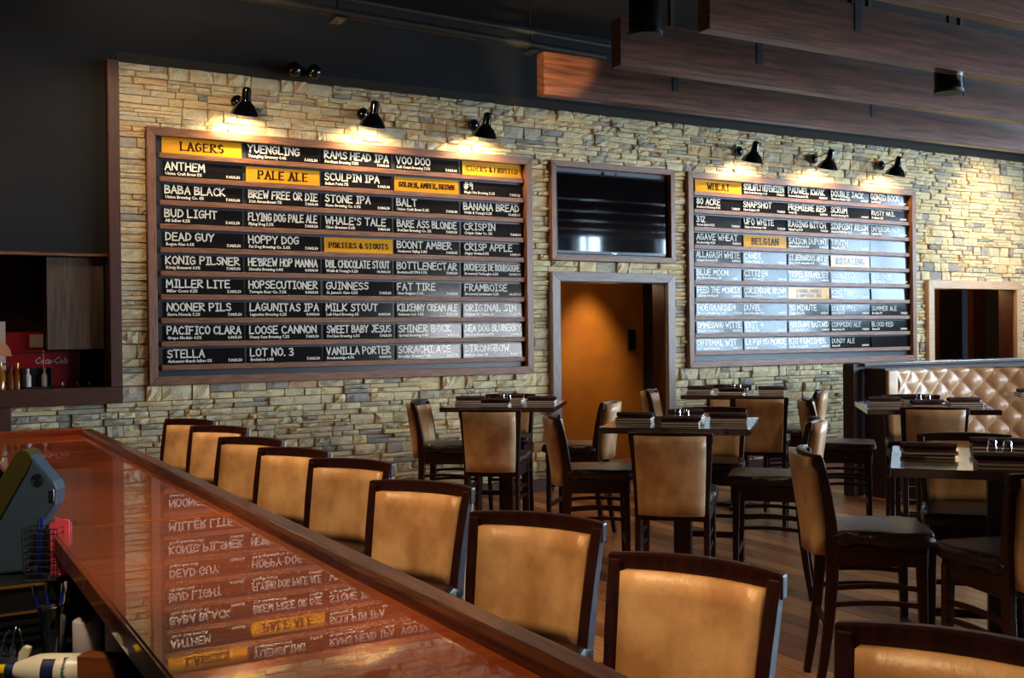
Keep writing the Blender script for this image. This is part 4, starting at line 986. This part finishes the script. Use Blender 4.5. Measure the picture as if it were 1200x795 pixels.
def shaker(top):
    t = empty('shaker')
    MB().lathe([(.001, 0), (.02, 0), (.021, .05), (.017, .062), (.001, .062)], 14).build('jar', Mt['pint'], t, smooth=True)
    MB().lathe([(.001, .062), (.019, .062), (.018, .078), (.008, .088), (.001, .088)], 14).build('lid', Mt['chrome'], t, smooth=True)
    return t
shk = shaker(0); shu = [False]
SIDE = ['left', 'near', 'right', 'far']
rg = random.Random(5)
for ti, (x, y, a, lab, short) in enumerate(TBL):
    o = tb if ti == 0 else copy_tree(tb); o.location = (x, y, 0); o.rotation_euler = (0, 0, math.radians(a)); tag(o, lab, 'table', 'square bar height tables')
    R = Matrix.Translation((x, y, 0)) @ Matrix.Rotation(math.radians(a), 4, 'Z')
    # local -x side faces away left-back, local -y faces the camera-left
    for si, (dx, dy, rot) in enumerate(((-.31, 0, 90), (0, -.31, 180), (.31, 0, 270), (0, .31, 0))):
        if ti >= 5 and si in (1, 2): continue
        dx += rg.uniform(-.03, .03); dy += rg.uniform(-.03, .03); ra = math.radians(a + rot + rg.uniform(-10, 10))
        z = 1.07; nm = ('back left', 'front left', 'front right', 'back right')[si]
        for q in range(2):
            m = empty('menu', R @ Vector((dx, dy, z)), math.radians(a + 90) + rg.uniform(-.06, .06) + q * .05)
            mesh_obj('cover', cover_me, None, m); mesh_obj('pages', pages_me, None, m)
            tag(m, '%s brown menu with cream pages, %s corner setting, %s' % (('lower', 'upper')[q], nm, short), 'menu', 'menus stacked on the tables'); z += .0162
        m = empty('napkin_roll', R @ Vector((dx, dy, z)), math.radians(a + (180 if si == 1 else 0)) + rg.uniform(-.2, .25))
        mesh_obj('cloth', cloth_me, None, m); mesh_obj('folded_edge', fold_me, None, m)
        tag(m, 'dark rolled napkin on the %s stack of menus, %s' % (nm, short), 'napkin', 'rolled napkins on the menus')
    for q in range(2):
        sh = shk if not shu[0] else copy_tree(shk); shu[0] = True
        sh.location = R @ Vector(((-.03, .03)[q], (.02, -.02)[q], 1.07))
        tag(sh, '%s of two chrome topped shakers on the %s' % (('left', 'right')[q], short), 'shaker', 'salt and pepper shakers')

# ------------------------------------------------------------------ booth
pw = empty('half_wall', (8.2, 7.5, 0), 0, 'dark wooden half wall with grey cap behind the tufted booth', 'partition')
MB().box(0, .12, 0, .14, 0, 1.31).build('end_post', Mt['partition'], pw, bevel=.004)
MB().box(.12, 5.5, .02, .12, 0, 1.29).build('panel', Mt['partition'], pw)
MB().box(.1, 5.5, -.06, .2, 1.29, 1.32).build('cap', Mt['cap_grey'], pw, bevel=.004)
bo = empty('booth_bench', (8.45, 7.42, 0), 0, 'long booth bench with diamond tufted tan leather back', 'booth')
MB().box(-.12, .02, -.2, .06, 0, 1.27).build('end_panel', Mt['partition'], bo, bevel=.006)
def bpath(t):                              # plan curve of the booth back, t in metres along it
    n = 40; x, y = .04, -.16
    for i in range(n):
        h = math.radians(12 - 34 * min(1.9, t * (i + .5) / n)); x += math.cos(h) * t / n; y += math.sin(h) * t / n
    h = math.radians(12 - 34 * min(1.9, t)); return x, y, -math.sin(h), math.cos(h)
z0, z1, LN_ = .5, 1.265, 3.2; nx, nz = 200, 46
pitch_x, pitch_z = .26, .25
cur = [bpath(LN_ * i / nx) for i in range(nx + 1)]
def bpt(i, off, z):
    x, y, nx_, ny_ = cur[i]; return (x - nx_ * off, y - ny_ * off, z)
vv = []; ff = []
for j in range(nz + 1):
    for i in range(nx + 1):
        t = LN_ * i / nx; z = z0 + (z1 - z0) * j / nz
        a = t / pitch_x + z / pitch_z; b = t / pitch_x - z / pitch_z
        u = abs(math.sin(math.pi * a)); v = abs(math.sin(math.pi * b))
        h = .045 + .036 * (u * v) ** .55
        top = min(1, (z1 - z) / .04); top = math.sqrt(max(0, 1 - (1 - top) ** 2))
        vv.append(bpt(i, h * top + .05 * (1 - (z - z0) / (z1 - z0)) - .02, z))
for j in range(nz):
    for i in range(nx):
        a = j * (nx + 1) + i; ff.append((a, a + 1, a + nx + 2, a + nx + 1))
me = bpy.data.meshes.new('tufted_back'); me.from_pydata(vv, [], ff)
for p in me.polygons: p.use_smooth = True
mesh_obj('tufted_back', me, Mt['tuft'], bo)
def strip(offs, zz, name, m, **k):
    mb = MB(); vs = []; st_ = range(0, nx + 1, 10); n = 0
    for i in st_:
        vs += [bpt(i, offs[0], zz[0]), bpt(i, offs[1], zz[0]), bpt(i, offs[1], zz[1]), bpt(i, offs[0], zz[1])]; n += 1
    fs = [(0, 1, 2, 3), (4 * n - 1, 4 * n - 2, 4 * n - 3, 4 * n - 4)] + [(i * 4 + q, (i + 1) * 4 + q, (i + 1) * 4 + (q + 1) % 4, i * 4 + (q + 1) % 4) for i in range(n - 1) for q in range(4)]
    return mb.add(vs, fs).build(name, m, bo, **k)
MB().box(-.115, .03, -.235, -.195, .3, 1.255).build('side_cushion', Mt['tan'], bo, bevel=.02, segs=3, smooth=True)
strip((-.05, .02), (.0, 1.262), 'back_board', Mt['partition'])
strip((.02, .5), (0, .4), 'plinth', Mt['partition'])
strip((.02, .56), (.4, .5), 'seat', Mt['seat'], bevel=.02, segs=3, smooth=True)
bme = MB().lathe([(.001, -.006), (.01, -.004), (.012, 0), (.001, 0)], 10, Matrix.Rotation(math.radians(-90), 4, 'X')).mesh('button', [Mt['tuft']], smooth=True)
for k1 in range(-12, 40):
    for k2 in range(-12, 40):
        t = (k1 + k2) / 2 * pitch_x; z = (k1 - k2) / 2 * pitch_z
        if .03 < t < 2.6 and z0 + .02 < z < z1 - .03:
            x, y, ax, ay = bpath(t); of = .028 + .05 * (1 - (z - z0) / (z1 - z0))
            mesh_obj('button', bme, None, bo, (x - ax * of, y - ay * of, z))

COL.objects.unlink(_to); bpy.data.objects.remove(_to)
